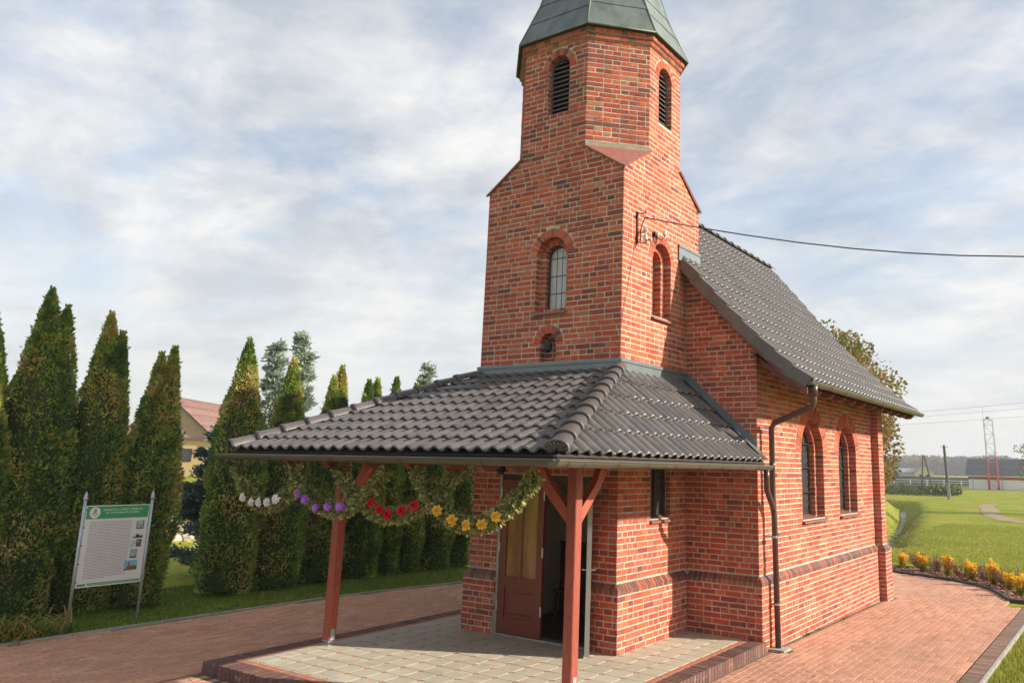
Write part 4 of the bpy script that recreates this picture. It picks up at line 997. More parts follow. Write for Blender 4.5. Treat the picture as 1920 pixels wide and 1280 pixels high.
# lamp over the door
lampo = thing('porch_lamp', 'small dark round lamp fixed over the left side of the chapel door', 'lamp', (-1.90, -.10, 2.2))
mb = MB(); mb.lathe((-1.90, -.10, 2.14), [(.03, 0), (.06, .02), (.065, .08), (.05, .13), (.02, .15)], 12); mb.tube([(-1.90, -.10, 2.27), (-1.90, -.04, 2.30), (-1.90, 0, 2.30)], .012, 6); mb.build('lamp_body', M['iron'], lampo)

# ================================================================== TERRACE
TX0, TX1, TY0, TY1 = -3.57, 1.235, -3.17, 1.82
terr = MB(); terr.col = (1, 1, 1)
terr.box((TX0 + .02, TY0 + .02, -.30), (TX1 - .02, D_ - .03, -.006))
terrace = terr.build('terrace', M['slabjoint'], None, kind='structure')
def edge_brick(cx, cy, ux, uy, top, ln, w=.068, dep=.23, lowz=-.15):
    """brick on edge: w along the edge, dep inwards"""
    b = MB(); b.col = top; e = .004
    # local: x along edge (w), y inward (0..dep), z
    def T(x, y, z): return (cx + ux[0] * x + uy[0] * y, cy + ux[1] * x + uy[1] * y, z)
    h = random.uniform(-.003, .002)
    P = [T(-w / 2, 0, lowz), T(w / 2, 0, lowz), T(w / 2, dep, lowz), T(-w / 2, dep, lowz), T(-w / 2, 0, -.004 + h), T(w / 2, 0, -.004 + h), T(w / 2, dep, -.004 + h), T(-w / 2, dep, -.004 + h), T(-w / 2 + e, e, h), T(w / 2 - e, e, h), T(w / 2 - e, dep - e, h), T(-w / 2 + e, dep - e, h)]
    b.add(P, [(0, 1, 5, 4), (1, 2, 6, 5), (2, 3, 7, 6), (3, 0, 4, 7), (8, 9, 10, 11)] + [(4 + i, 4 + (i + 1) % 4, 8 + (i + 1) % 4, 8 + i) for i in range(4)]); return b
EC = [(0.125, 0.062, 0.055), (0.15, 0.075, 0.062), (0.105, 0.055, 0.052), (0.18, 0.085, 0.065), (0.135, 0.075, 0.068)]
edge_list = []
k = int((TY1 - TY0) / .0775)
for i in range(k + 1): edge_list.append((TX1, TY0 + .035 + i * .0775, (0, 1), (-1, 0)))
k = int((TX1 - TX0 - .5) / .0775)
for i in range(k): edge_list.append((TX0 + .27 + i * .0775, TY0, (1, 0), (0, 1)))
k = int((TY1 + 1.4 - TY0) / .0775)
for i in range(k): edge_list.append((TX0, TY0 + .035 + i * .0775, (0, 1), (1, 0)))
emb = MB(); cnt = 0
for (x, y, a, b) in edge_list:
    eb = edge_brick(x, y, a, b, jit(random.choice(EC), .15), .0)
    eb.build('edging_brick', M['paver'], terrace)
# orange border strip + slabs + small square inserts
def flat(mb, x0, x1, y0, y1, z, e=.003, th=.02):
    mb.add([(x0, y0, z - th), (x1, y0, z - th), (x1, y1, z - th), (x0, y1, z - th), (x0, y0, z - e), (x1, y0, z - e), (x1, y1, z - e), (x0, y1, z - e), (x0 + e, y0 + e, z), (x1 - e, y0 + e, z), (x1 - e, y1 - e, z), (x0 + e, y1 - e, z)],
           [(0, 1, 5, 4), (1, 2, 6, 5), (2, 3, 7, 6), (3, 0, 4, 7), (8, 9, 10, 11)] + [(4 + i, 4 + (i + 1) % 4, 8 + (i + 1) % 4, 8 + i) for i in range(4)])
bz = -.002
S0x, S1x, S0y, S1y = TX0 + .235, TX1 - .235, TY0 + .235, D_ - .07
bd = MB()
def border_piece(x0, x1, y0, y1):
    mb = MB(); mb.col = jit((0.46, 0.17, 0.10), .1); flat(mb, x0, x1, y0, y1, bz); mb.build('border_tile', M['slab'], terrace)
n_ = 17; st = (S1y - S0y) / n_
for i in range(n_): border_piece(S1x - .085, S1x, S0y + i * st + .002, S0y + (i + 1) * st - .002); border_piece(S0x, S0x + .085, S0y + i * st + .002, S0y + (i + 1) * st - .002)
n_ = 16; st = (S1x - S0x - .18) / n_
for i in range(n_): border_piece(S0x + .09 + i * st + .002, S0x + .09 + (i + 1) * st - .002, S0y, S0y + .085)
SP = .28; ox, oy = 0.085 + .14, -.29 + .14   # slab centres
slabs = []; dots = []
ix0, ix1, iy0, iy1 = S0x + .09, S1x - .09, S0y + .09, D_ - .07
c_ = .036
def oct_poly(cx, cy):
    h = SP / 2 - .003; return [(cx - h + c_, cy - h), (cx + h - c_, cy - h), (cx + h, cy - h + c_), (cx + h, cy + h - c_), (cx + h - c_, cy + h), (cx - h + c_, cy + h), (cx - h, cy + h - c_), (cx - h, cy - h + c_)]
def clip2(poly, x0, x1, y0, y1):
    p = [(a, b, 0) for a, b in poly]
    for q in ((1, 0, -x0), (-1, 0, x1), (0, 1, -y0), (0, -1, y1)):
        if len(p) > 2: p = clip(p, *q)
    return [(a, b) for a, b, _ in p]
def slab_mesh(poly, col, name, z=0.0, e=.004, cen=(0, 0)):
    mb = MB(); mb.col = col; n = len(poly); cx = sum(a for a, b in poly) / n; cy = sum(b for a, b in poly) / n
    inn = []
    for a, b in poly:
        v = Vector((cx - a, cy - b)); v = v.normalized() * e * 1.2 if v.length > 0 else v; inn.append((a + v.x, b + v.y))
    V = [(a, b, z - .02) for a, b in poly] + [(a, b, z - e * .7) for a, b in poly] + [(a, b, z) for a, b in inn]
    mb.add(V, [tuple(range(2 * n, 3 * n))] + [(n + i, n + (i + 1) % n, 2 * n + (i + 1) % n, 2 * n + i) for i in range(n)] + [(i, (i + 1) % n, n + (i + 1) % n, n + i) for i in range(n)])
    return mb
SC = [(0.47, 0.42, 0.325), (0.45, 0.405, 0.31), (0.49, 0.44, 0.345), (0.44, 0.40, 0.31)]
sm_cache = [slab_mesh(oct_poly(0, 0), c, 'floor_slab').mesh('floor_slab', M['slab']) for c in SC]
small = [(-.0, -c_ + .003), (c_ - .003, 0), (0, c_ - .003), (-c_ + .003, 0)]
dot_m = slab_mesh([(0, -c_ + .004), (c_ - .004, 0), (0, c_ - .004), (-c_ + .004, 0)], (0.42, 0.15, 0.09), 'insert_tile', -.001, .002).mesh('insert_tile', M['slab'])
for i in range(-14, 6):
    for j in range(-12, 9):
        cx, cy = ox + i * SP, oy + j * SP
        inside_tower = (-W_ - OUT < cx < OUT and cy > -OUT + .10 and cy < 5)
        full = (ix0 < cx - SP / 2 + .004 and cx + SP / 2 - .004 < ix1 and iy0 < cy - SP / 2 + .004 and cy + SP / 2 - .004 < iy1)
        if inside_tower and cx - SP / 2 > -W_ and cx + SP / 2 < 0: continue
        if full: put('floor_slab', random.choice(sm_cache), terrace, matrix=Matrix.Translation((cx, cy, random.uniform(-.0015, .001))))
        else:
            pl = clip2(oct_poly(cx, cy), ix0, ix1, iy0, iy1)
            if len(pl) > 2 and max(p[0] for p in pl) - min(p[0] for p in pl) > .02 and max(p[1] for p in pl) - min(p[1] for p in pl) > .02:
                slab_mesh(pl, random.choice(SC), 'floor_slab').build('floor_slab', M['slab'], terrace)
        dx, dy = cx - SP / 2, cy - SP / 2
        if ix0 + .03 < dx < ix1 - .03 and iy0 + .03 < dy < iy1 - .02 and not (-W_ - OUT < dx < OUT and dy > -OUT): put('insert_tile', dot_m, terrace, matrix=Matrix.Translation((dx, dy, 0)))

# ================================================================== GROUND
def kerb_x(y):   # inner edge of the flower bed / right boundary of the paving
    return 3.72
BED = [(-2.5, 13.9), (0.11, 13.46), (1.13, 12.98), (1.72, 12.66), (2.32, 12.1), (2.72, 11.5), (3.0, 10.8), (3.22, 10.1), (3.30, 9.85)]
LEFT = [(-6.95, -12), (-6.78, -4.0), (-6.70, -1.2), (-6.60, 1.0), (-6.30, 4.0), (-6.1, 6.5), (-6.0, 9.0), (-5.9, 12.0), (-5.8, 16.0)]
def leftx(y):
    for i in range(len(LEFT) - 1):
        if LEFT[i][1] <= y <= LEFT[i + 1][1]: f = (y - LEFT[i][1]) / (LEFT[i + 1][1] - LEFT[i][1]); return LEFT[i][0] + f * (LEFT[i + 1][0] - LEFT[i][0])
    return -6.9
def bedy(x):
    for i in range(len(BED) - 1):
        if BED[i][0] <= x <= BED[i + 1][0]: f = (x - BED[i][0]) / (BED[i + 1][0] - BED[i][0]); return BED[i][1] + f * (BED[i + 1][1] - BED[i][1])
    return 13.9 if x < BED[0][0] else 9.0
DITCH = [(-2.0, 21.5), (-2.6, 24.0), (-3.6, 28.5), (-5.2, 37.0), (-7.4, 48.0), (-11.5, 66.0), (-24.0, 74.0), (-60, 80)]
def seg_d(p, a, b):
    ax, ay = a; bx, by = b; dx, dy = bx - ax, by - ay; t = max(0, min(1, ((p[0] - ax) * dx + (p[1] - ay) * dy) / (dx * dx + dy * dy))); return math.hypot(p[0] - ax - t * dx, p[1] - ay - t * dy)
def terrain(x, y):
    z = gz(x, y)
    if y > 17:
        d = min(seg_d((x, y), DITCH[i], DITCH[i + 1]) for i in range(len(DITCH) - 1)); w = 1.0 + .012 * (y - 19)
        if d < w: z -= min(.95, .5 + .012 * (y - 19)) * (0.5 + 0.5 * math.cos(math.pi * d / w))
        z += .05 * mnoise.noise(Vector((x * .12, y * .12, 0)))
    # raised garden and bank behind the hedge on the left
    t = -x + .0 * y
    if t > 18.2 and y < 60: z += min(1, (t - 18.2) / .5) * .86 + min(1, max(0, (t - 18.7) / 50)) * .30
    return z
# one sheet, denser near the camera
xs = sorted(set([-900, -600, -400, -250, -160, -110, -80] + list(np.arange(-64, -20, 2.0)) + list(np.arange(-20, 10.1, .5)) + list(np.arange(12, 40, 3.0)) + [50, 80, 130, 220, 400, 700, 900]))
ys = sorted(set([-120, -60, -30] + list(np.arange(-20, 16, 1.0)) + list(np.arange(16, 76, .7)) + list(np.arange(78, 150, 4.0)) + [170, 200, 250, 320, 420, 550, 750, 1100, 1600]))
gm = MB(); gm.col = (1, 1, 1)
V = [(float(x), float(y), terrain(x, y) - .03) for y in ys for x in xs]; nx = len(xs)
gm.add(V, [(j * nx + i, j * nx + i + 1, (j + 1) * nx + i + 1, (j + 1) * nx + i) for j in range(len(ys) - 1) for i in range(nx - 1)])
# grass ground material with soil in the ditch and dry patches
mg, tg, bgn = new_mat('meadow'); n = tg.nodes; l = tg.links
tcn = n.new('ShaderNodeTexCoord')
def nz(sc, det=5, st=None):
    q = n.new('ShaderNodeTexNoise'); q.inputs['Scale'].default_value = sc; q.inputs['Detail'].default_value = det
    if st: mm = n.new('ShaderNodeMapping'); mm.inputs['Scale'].default_value = st; l.new(tcn.outputs['Object'], mm.inputs[0]); l.new(mm.outputs[0], q.inputs['Vector'])
    else: l.new(tcn.outputs['Object'], q.inputs['Vector'])
    return q.outputs[0]
def ramp(src, stops):
    r = n.new('ShaderNodeValToRGB'); l.new(src, r.inputs[0]); e = r.color_ramp.elements
    e[0].position, e[0].color = stops[0][0], (*stops[0][1], 1); e[1].position, e[1].color = stops[-1][0], (*stops[-1][1], 1)
    for p_, c in stops[1:-1]: q = e.new(p_); q.color = (*c, 1)
    return r.outputs[0]
ga = ramp(nz(.35, 8), [(.30, (0.17, 0.225, 0.022)), (.48, (0.23, 0.265, 0.028)), (.60, (0.28, 0.275, 0.040)), (.75, (0.32, 0.27, 0.07))])
gb_ = ramp(nz(6.0, 6), [(.3, (.62, .62, .62)), (.7, (1.25, 1.25, 1.2))])
mm = n.new('ShaderNodeMix'); mm.data_type = 'RGBA'; mm.blend_type = 'MULTIPLY'; mm.inputs[0].default_value = 1; l.new(ga, mm.inputs[6]); l.new(gb_, mm.inputs[7])
l.new(mm.outputs[2], bgn.inputs['Base Color']); bgn.inputs['Roughness'].default_value = .95; bgn.inputs['Specular IOR Level'].default_value = .1
bp = n.new('ShaderNodeBump'); bp.inputs['Strength'].default_value = .8; bp.inputs['Distance'].default_value = .05; l.new(nz(14, 6), bp.inputs['Height']); l.new(bp.outputs[0], bgn.inputs['Normal'])
ground = gm.build('ground', mg, None, smooth=True, kind='structure')

# paving bed sheet
def sheet_poly(pts, z, name, mat, kind='structure', grid=.5):
    mb = MB(); mb.col = (1, 1, 1); rings = [[Vector((a, b, 0)) for a, b in pts]]; tri = geometry.tessellate_polygon(rings)
    mb.add([(a, b, gz(a, b) + z) for a, b in pts], [tuple(t) for t in tri]); return mb.build(name, mat, None, kind=kind)
pavement = MB(); pavement.col = (1, 1, 1)
pys = [float(q) for q in np.arange(-12, 13.6, .5)]
for j in range(len(pys) - 1):
    y0, y1 = pys[j], pys[j + 1]; x0a, x0b = leftx(y0), leftx(y1); prev = None
    K = 22
    for i in range(K):
        xa0 = x0a + (3.72 - x0a) * i / K; xa1 = x0a + (3.72 - x0a) * (i + 1) / K; xb0 = x0b + (3.72 - x0b) * i / K; xb1 = x0b + (3.72 - x0b) * (i + 1) / K
        if y0 > bedy((xa0 + xa1) / 2) - .05: continue
        pavement.quad((xa0, y0, gz(0, y0) - .008), (xa1, y0, gz(0, y0) - .008), (xb1, y1, gz(0, y1) - .008), (xb0, y1, gz(0, y1) - .008))
pave_o = pavement.build('pavement', M['joint'], None, kind='structure')
PCS = [(0.49, 0.255, 0.170), (0.51, 0.270, 0.180), (0.47, 0.240, 0.160), (0.49, 0.265, 0.185), (0.45, 0.230, 0.155), (0.52, 0.280, 0.188)]
PCL = [(0.54, 0.280, 0.175), (0.51, 0.262, 0.160), (0.56, 0.295, 0.185), (0.49, 0.25, 0.155)]
PCT = PCS + PCL
def paver_geo(mb, lx, ly, e=.0035, th=.03):
    a, b = lx / 2, ly / 2
    return [(-a, -b, -th), (a, -b, -th), (a, b, -th), (-a, b, -th), (-a, -b, -e), (a, -b, -e), (a, b, -e), (-a, b, -e), (-a + e, -b + e, 0), (a - e, -b + e, 0), (a - e, b - e, 0), (-a + e, b - e, 0)], [(8, 9, 10, 11)] + [(4 + i, 4 + (i + 1) % 4, 8 + (i + 1) % 4, 8 + i) for i in range(4)] + [(i, (i + 1) % 4, 4 + (i + 1) % 4, 4 + i) for i in range(4)]
pv = []
def blocked_p(x, y):
    if TX0 - .05 < x < TX1 + .05 and y > TY0 - .03 and y < 3.2 and not (y > D_ and x > N_ + OUT): return True
    if x > -W_ - N_ - .1 and x < N_ + OUT + .05 and y > D_: return y < YB + .5
    if BX - .2 < x < BX + OUT + .05 and YB - .1 < y < YB + .5: return True
    if 1.19 < x < 1.43 and 2.01 < y < 2.29: return True
    return False
# right and front part: courses along y, running bond
def dist_cam(x, y): return math.hypot(x - CAM.x, y - CAM.y)
for i in range(int((3.60 + 3.6) / .101)):
    x = 3.60 - .05 - i * .101; off = (i % 2) * .1
    for j in range(int((13.5 + 6.0) / .201)):
        y = -6.0 + j * .201 + off
        if x < 1.24 and y > TY0 - .1: 
            if blocked_p(x, y): continue
        if x < TX1 and y < TY0 - 1.6: continue
        if y > bedy(x) - .12 or blocked_p(x, y): continue
        if x < -3.6: continue
        if x < N_ and y > D_ and y < YB + .4: continue
        pv.append((x, y, .094, .194, random.randrange(6)))
for i in range(int(3.6 / .101)):
    for j in range(int(19 / .201)):
        x = -3.63 - .05 - i * .101; y = -6.0 + j * .201 + (i % 2) * .1
        if x < leftx(y) + .03: continue
        if (TX0 - .05 < x) and TY0 - .1 < y < 3.2: continue
        if y > 12.5: continue
        pv.append((x, y, .094, .194, 6 + random.randrange(4) if random.random() < .85 else random.randrange(6)))
def pscore(p):
    x, y = p[0], p[1]; d = dist_cam(x, y)
    v = Vector((x, y, gz(x, y))) - CAM; dep = v.dot(f_)
    if dep < .5: return 0
    px = 960 + 191 + 1459.6 * v.dot(r_) / dep; py = 640 - 59.6 - 1459.6 * v.dot(u_) / dep
    if not (-20 < px < 1940 and py < 1300): return 0
    return 1 / (d ** 3)
pv.sort(key=pscore, reverse=True)
pcache = {}
for x, y, a, b, t in pv[:300]:
    if t not in pcache:
        mb = MB(); mb.col = PCT[t]; v, f = paver_geo(mb, a, b); mb.add(v, f); pcache[t] = mb.mesh('paver', M['paver'])
    put('paver', pcache[t], pave_o, matrix=Matrix.Translation((x + random.gauss(0, .001), y + random.gauss(0, .001), gz(x, y) + random.uniform(-.0015, .002))) @ Matrix.Rotation(random.gauss(0, .008), 4, 'Z'))
mb = MB()
for x, y, a, b, t in pv[300:]:
    mb.col = jit(PCT[t], .12); v, f = paver_geo(mb, a, b); ang = random.gauss(0, .008); c, s = math.cos(ang), math.sin(ang); z = gz(x, y) + random.uniform(-.0015, .002)
    mb.add([(x + p[0] * c - p[1] * s, y + p[0] * s + p[1] * c, z + p[2]) for p in v], f)
mb.build('paving', M['paver'], pave_o, kind='stuff')
# brick kerb along the right edge of the paving
kb = MB()
kerb_o = MB(); kerb_o.col = (1, 1, 1)
for j in range(46):
    y0 = -6 + j * .35
    if y0 > 9.3: break
    kerb_o.quad((3.61, y0, gz(0, y0) - .004), (3.86, y0, gz(0, y0) - .004), (3.86, y0 + .35, gz(0, y0 + .35) - .004), (3.61, y0 + .35, gz(0, y0 + .35) - .004))
kerb_obj = kerb_o.build('kerb', M['joint'], None, kind='structure')
for j in range(int(15.2 / .104)):
    y = -5.9 + j * .104; mb = MB(); mb.col = jit(random.choice([(0.20, 0.13, 0.10), (0.17, 0.115, 0.09), (0.24, 0.15, 0.115)]), .12)
    v, f = paver_geo(mb, .20, .095, .004); z = gz(0, y) + .012; mb.add([(3.725 + p[0], y + p[1], z + p[2]) for p in v], f); mb.build('kerb_brick', M['paver'], kerb_obj)
mb = MB()
for j in range(16):
    y0 = -6 + j * 1.0; mb.hexa([(3.835, y0 + .004, gz(0, y0) - .1), (3.875, y0 + .004, gz(0, y0) - .1), (3.875, y0 + .996, gz(0, y0 + 1) - .1), (3.835, y0 + .996, gz(0, y0 + 1) - .1), (3.835, y0 + .004, gz(0, y0) + .018), (3.875, y0 + .004, gz(0, y0) + .018), (3.875, y0 + .996, gz(0, y0 + 1) + .018), (3.835, y0 + .996, gz(0, y0 + 1) + .018)])
mb.build('concrete_edging', M['conckerb'], kerb_obj)
# thin concrete kerb along the left drive
mb = MB(); y = -12.0
while y < 12:
    x0, x1 = leftx(y), leftx(y + .98); P = [(x0 - .05, y, gz(0, y) - .1), (x0, y, gz(0, y) - .1), (x1, y + .97, gz(0, y + 1) - .1), (x1 - .05, y + .97, gz(0, y + 1) - .1)]
    mb.hexa(P + [(a, b, c + .125) for a, b, c in P]); y += .985
mb.build('drive_kerb', M['conckerb'], None, kind='structure')
# weeds at the wall foot
wd = MB()
for (cx, cy, n_) in ((1.22, 3.45, 26), (1.215, 4.0, 8), (1.23, 5.3, 10)):
    for k in range(n_):
        a = random.uniform(0, 6.28); l_ = random.uniform(.03, .08); wd.col = jit((0.12, 0.20, 0.03), .3); x, y = cx + random.uniform(-.01, .05), cy + random.uniform(-.08, .08)
        wd.add([(x - .008, y, gz(x, y)), (x + .008, y, gz(x, y)), (x + math.cos(a) * l_, y + math.sin(a) * l_, gz(x, y) + l_ * .7)], [(0, 1, 2)])
tag(wd.build('weed', M['blade']), 'small green weeds sprouting at the foot of the nave wall', 'weeds', kind='stuff')

# ---- fallen leaves
lv = MB()
for k in range(520):
    if random.random() < .55: x, y = random.uniform(-8.2, -3.8), random.uniform(-5, 9)
    else: x, y = random.uniform(1.4, 3.6), random.uniform(-2, 12)
    if random.random() < .25 and x > 0: x = 3.6 + random.gauss(0, .12)
    if random.random() < .3 and x < 0: x = leftx(y) + random.gauss(.03, .10)
    a = random.uniform(0, 6.28); l_ = random.uniform(.012, .032); z = gz(x, y) + .008 + (.02 if x < leftx(y) else 0); dx, dy = math.cos(a) * l_, math.sin(a) * l_
    lv.col = jit(random.choice([(0.42, 0.27, 0.08), (0.33, 0.17, 0.07), (0.50, 0.38, 0.14), (0.20, 0.12, 0.06)]), .2)
    lv.quad((x - dx, y - dy, z), (x + dy * .5, y - dx * .5, z + random.uniform(0, .012)), (x + dx, y + dy, z + random.uniform(0, .01)), (x - dy * .5, y + dx * .5, z + random.uniform(0, .012)))
tag(lv.build('leaf_litter', M['petal']), 'scattered small dry leaves on the paving and its edges', 'leaf litter', kind='stuff')

# ---- grass blades
def blades(n, xf, hmin, hmax, cols, name, wid=.006, zoff=0.0):
    P = np.array([xf() for _ in range(n)]); h = np.random.uniform(hmin, hmax, n); a = np.random.uniform(0, 2 * np.pi, n); lean = np.random.uniform(0, .7, n) * h
    z = np.array([terrain(p[0], p[1]) for p in P]) - .035 + zoff
    w = wid * np.random.uniform(.7, 1.4, n); dx, dy = np.cos(a), np.sin(a)
    V = np.zeros((n, 3, 3)); V[:, 0] = np.stack([P[:, 0] - dy * w, P[:, 1] + dx * w, z], 1); V[:, 1] = np.stack([P[:, 0] + dy * w, P[:, 1] - dx * w, z], 1); V[:, 2] = np.stack([P[:, 0] + dx * lean, P[:, 1] + dy * lean, z + h], 1)
    C = np.array(cols)[np.random.randint(0, len(cols), n)] * np.random.uniform(.7, 1.25, (n, 1))
    return put(name, fast_mesh(name, V, 3, C, M['blade']), kind='stuff')
def leftstrip():
    y = random.uniform(-6, 12); x = leftx(y) - .06 - random.random() ** .9 * 3.2; return (x, y)
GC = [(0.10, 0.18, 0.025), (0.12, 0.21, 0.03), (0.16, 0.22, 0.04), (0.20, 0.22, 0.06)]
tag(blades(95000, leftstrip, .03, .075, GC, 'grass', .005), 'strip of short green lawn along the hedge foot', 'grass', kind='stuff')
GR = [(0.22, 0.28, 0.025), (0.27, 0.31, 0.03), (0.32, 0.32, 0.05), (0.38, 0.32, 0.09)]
def rightlawn():
    t = random.random()
    if t < .30: return (random.uniform(3.9, 6.2), random.uniform(0, 9.5))
    return (random.uniform(-2.5, 8.5), 14.7 + random.random() ** 1.6 * 22)
def rl():
    while True:
        p = rightlawn()
        if p[1] > 20 and min(seg_d(p, DITCH[i], DITCH[i + 1]) for i in range(4)) < 1.15: continue
        if p[1] < 10 or p[1] > (16.0 - .28 * max(p[0], 0) if p[0] < 5 else 10): return p
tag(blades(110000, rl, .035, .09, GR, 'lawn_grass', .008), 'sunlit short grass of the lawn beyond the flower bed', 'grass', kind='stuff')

# ================================================================== VEGETATION
def rand_unit(n):
    v = np.random.normal(size=(n, 3)); return v / np.linalg.norm(v, axis=1)[:, None]
def sprays(P, Nn, size, cols, name, up=.6, mat='leaf', aspect=.45):
    """kite-shaped leaf sprays at points P, leaning outwards along Nn"""
    n = len(P); d = Nn * .8 + np.array([0, 0, up]) + np.random.normal(0, .45, (n, 3)); d /= np.linalg.norm(d, axis=1)[:, None]
    s = np.cross(d, rand_unit(n)); s /= np.linalg.norm(s, axis=1)[:, None] + 1e-9
    L_ = (size * np.random.uniform(.6, 1.35, n))[:, None]; w = L_ * aspect
    V = np.stack([P, P + d * L_ * .55 + s * w * .5, P + d * L_, P + d * L_ * .55 - s * w * .5], 1)
    return fast_mesh(name, V, 4, cols, M[mat])
def thuja(x, y, h, w, tips, seedv, label, warm=.5, n=15000, cat='thuja', name='thuja', pal=None, group='thujas of the clipped hedge row'):
    t = thing(name, label, cat, (x, y, gz(x, y)), group)
    z0 = gz(x, y) - .02
    rs = np.random.RandomState(seedv)
    def radius(z, a):   # outline: stout column, conical shoulders, one or more tips
        f = z / h
        base = w / 2 * (np.clip(.86 + .5 * f, 0, 1.0)) * np.where(f < .48, 1.0, np.maximum(0, 1 - ((f - .48) / .52)) ** .82)
        lump = 1 + .12 * np.sin(a * 3 + seedv) * np.sin(z * 2.1 + seedv) + .07 * np.sin(a * 5 + z * 5 + seedv * 2) + .05 * np.sin(z * 9 + a * 2)
        return base * lump
    P, Nn = [], []
    for (tx, ty, th, tw) in tips:
        m = int(n * tw / sum(q[3] for q in tips))
        f = rs.random_sample(m) ** .92; a = rs.uniform(0, 2 * np.pi, m)
        z = f * h * th; R0 = radius(f * h, a) * tw
        r = R0 * (1 - .16 * rs.random_sample(m) ** 1.6) + np.where(rs.random_sample(m) < .05, rs.uniform(.01, .05, m), 0)
        px = x + tx * np.clip(z / h, .3, 1) + r * np.cos(a); py = y + ty * np.clip(z / h, .3, 1) + r * np.sin(a)
        P.append(np.stack([px, py, z0 + z], 1)); Nn.append(np.stack([np.cos(a), np.sin(a), np.full(m, .25)], 1))
    P = np.concatenate(P); Nn = np.concatenate(Nn)
    ks = 260; aa = rs.uniform(0, 6.28, ks); tp = [tips[q] for q in rs.randint(0, len(tips), ks)]; zt = np.array([h * q[2] for q in tp]) * rs.uniform(.965, 1.015, ks)   # wispy leaders
    P = np.concatenate([P, np.stack([x + np.array([q[0] for q in tp]) + .03 * np.cos(aa), y + np.array([q[1] for q in tp]) + .03 * np.sin(aa), z0 + zt], 1)]); Nn = np.concatenate([Nn, np.stack([.3 * np.cos(aa), .3 * np.sin(aa), np.full(ks, 1.2)], 1)])
    nzv = np.array([mnoise.noise(Vector((p[0] * 2.2 + seedv, p[1] * 2.2, p[2] * 1.7))) for p in P[::1]])
    fine = np.array([mnoise.noise(Vector((p[0] * 9, p[1] * 9, p[2] * 7 + seedv))) for p in P])
    pal = pal or [(0.105, 0.185, 0.050), (0.19, 0.275, 0.062), (0.34, 0.385, 0.075), (0.48, 0.38, 0.14)]
    pal = np.array(pal); k = np.clip(.42 + nzv * .9 + fine * .7 + rs.normal(0, .10, len(P)) + (warm - .5) * .55, 0, 1) * (len(pal) - 1)
    i0 = np.floor(k).astype(int).clip(0, len(pal) - 2); fr = (k - i0)[:, None]; C = pal[i0] * (1 - fr) + pal[i0 + 1] * fr
    C *= 1.12 * rs.uniform(.7, 1.3, (len(P), 1))
    red = rs.random_sample(len(P)) < .0016; C[red] = (0.40, 0.10, 0.04)
    me = sprays(P, Nn, .062, C, 'crown'); put('crown', me, t)
    # dense inner body and trunk
    mb = MB(); mb.col = (0.06, 0.08, 0.022)
    for (tx, ty, th, tw) in tips:
        prof_ = [];
        for f in (0.02, .1, .3, .5, .62, .72, .82, .92, .97): prof_.append((max(.01, float(radius(f * h, 0.3)) * tw * .86), f * h * th))
        K = 10; V = []
        for r0, hh in prof_:
            o_ = min(max(hh / h, .3), 1)
            for j in range(K): q = 2 * math.pi * j / K; V.append((x + tx * o_ + r0 * math.cos(q), y + ty * o_ + r0 * math.sin(q), z0 + hh))
        mb.add(V, [(i * K + j, i * K + (j + 1) % K, (i + 1) * K + (j + 1) % K, (i + 1) * K + j) for i in range(len(prof_) - 1) for j in range(K)] + [tuple(range((len(prof_) - 1) * K, len(prof_) * K))])
    mb.build('inner_foliage', M['leaf'], t)
    mb = MB(); mb.tube([(x, y, z0 - .05), (x, y, z0 + h * .5)], [.07, .03], 8); mb.build('trunk', M['bark'], t)
    return t
one = [(0, 0, 1, 1)]
two = lambda dx, dy, h2=.95, h1=1.0: [(-dx * .8, -dy * .75, h1, .86), (dx * .8, dy * .75, h2 - .015, .80)]
TH = [
 (-8.87, -3.95, 4.45, 1.05, one, 'tall thuja cut by the left edge of the photo', .45),
 (-8.84, -3.12, 4.98, 1.22, two(.02, .17, .965), 'tallest thuja, twin-tipped and bronzed, behind the rose bush', .62),
 (-8.69, -2.28, 4.72, 1.02, two(.02, .14, .95), 'twin-tipped dull green thuja directly behind the information board', .40),
 (-8.45, -1.50, 4.32, .96, two(.02, .13, 1.0, .955), 'yellow-sprigged thuja right of the information board, beside the gap with the house', .60),
 (-8.55, .11, 4.62, 1.22, [(0, -.05, 1, .82), (0, .14, .78, .55)], 'sharp-pointed golden thuja right of the gap, over the left corner of the canopy', .66),
 (-8.48, 1.07, 4.36, 1.05, [(0, -.05, 1, .85), (0, .18, .86, .6)], 'second thuja seen over the left hip of the canopy, with a cypress behind', .55),
 (-8.46, 2.10, 4.42, .95, two(.0, .13, 1.0, .93), 'third thuja over the canopy hip, with a second tip on its right', .55),
 (-8.53, 3.11, 4.28, .92, two(.0, .15, 1.0, .97), 'fourth thuja over the canopy hip, low twin tips almost level', .6),
 (-8.55, 3.80, 4.30, .62, one, 'slim thuja with a single tip just right of the low twin-tipped one', .42),
 (-8.56, 4.42, 4.22, .74, one, 'last thuja tip that shows over the canopy roof', .5),
 (-8.58, 5.25, 4.1, .95, one, 'thuja seen under the canopy next to the one beside the brick pier', .5),
 (-8.62, 6.30, 4.1, 1.05, one, 'bright yellow-green thuja seen under the canopy right beside the tower wall', .85),
]
for i, (x, y, h, w, tips, lab, warm) in enumerate(TH):
    thuja(x, y, h, w, tips, 11 + i * 3, lab, warm, n=30000 if i < 8 else 20000)
SIL = [(0.18, 0.26, 0.18), (0.26, 0.34, 0.25), (0.36, 0.43, 0.34), (0.44, 0.50, 0.42)]
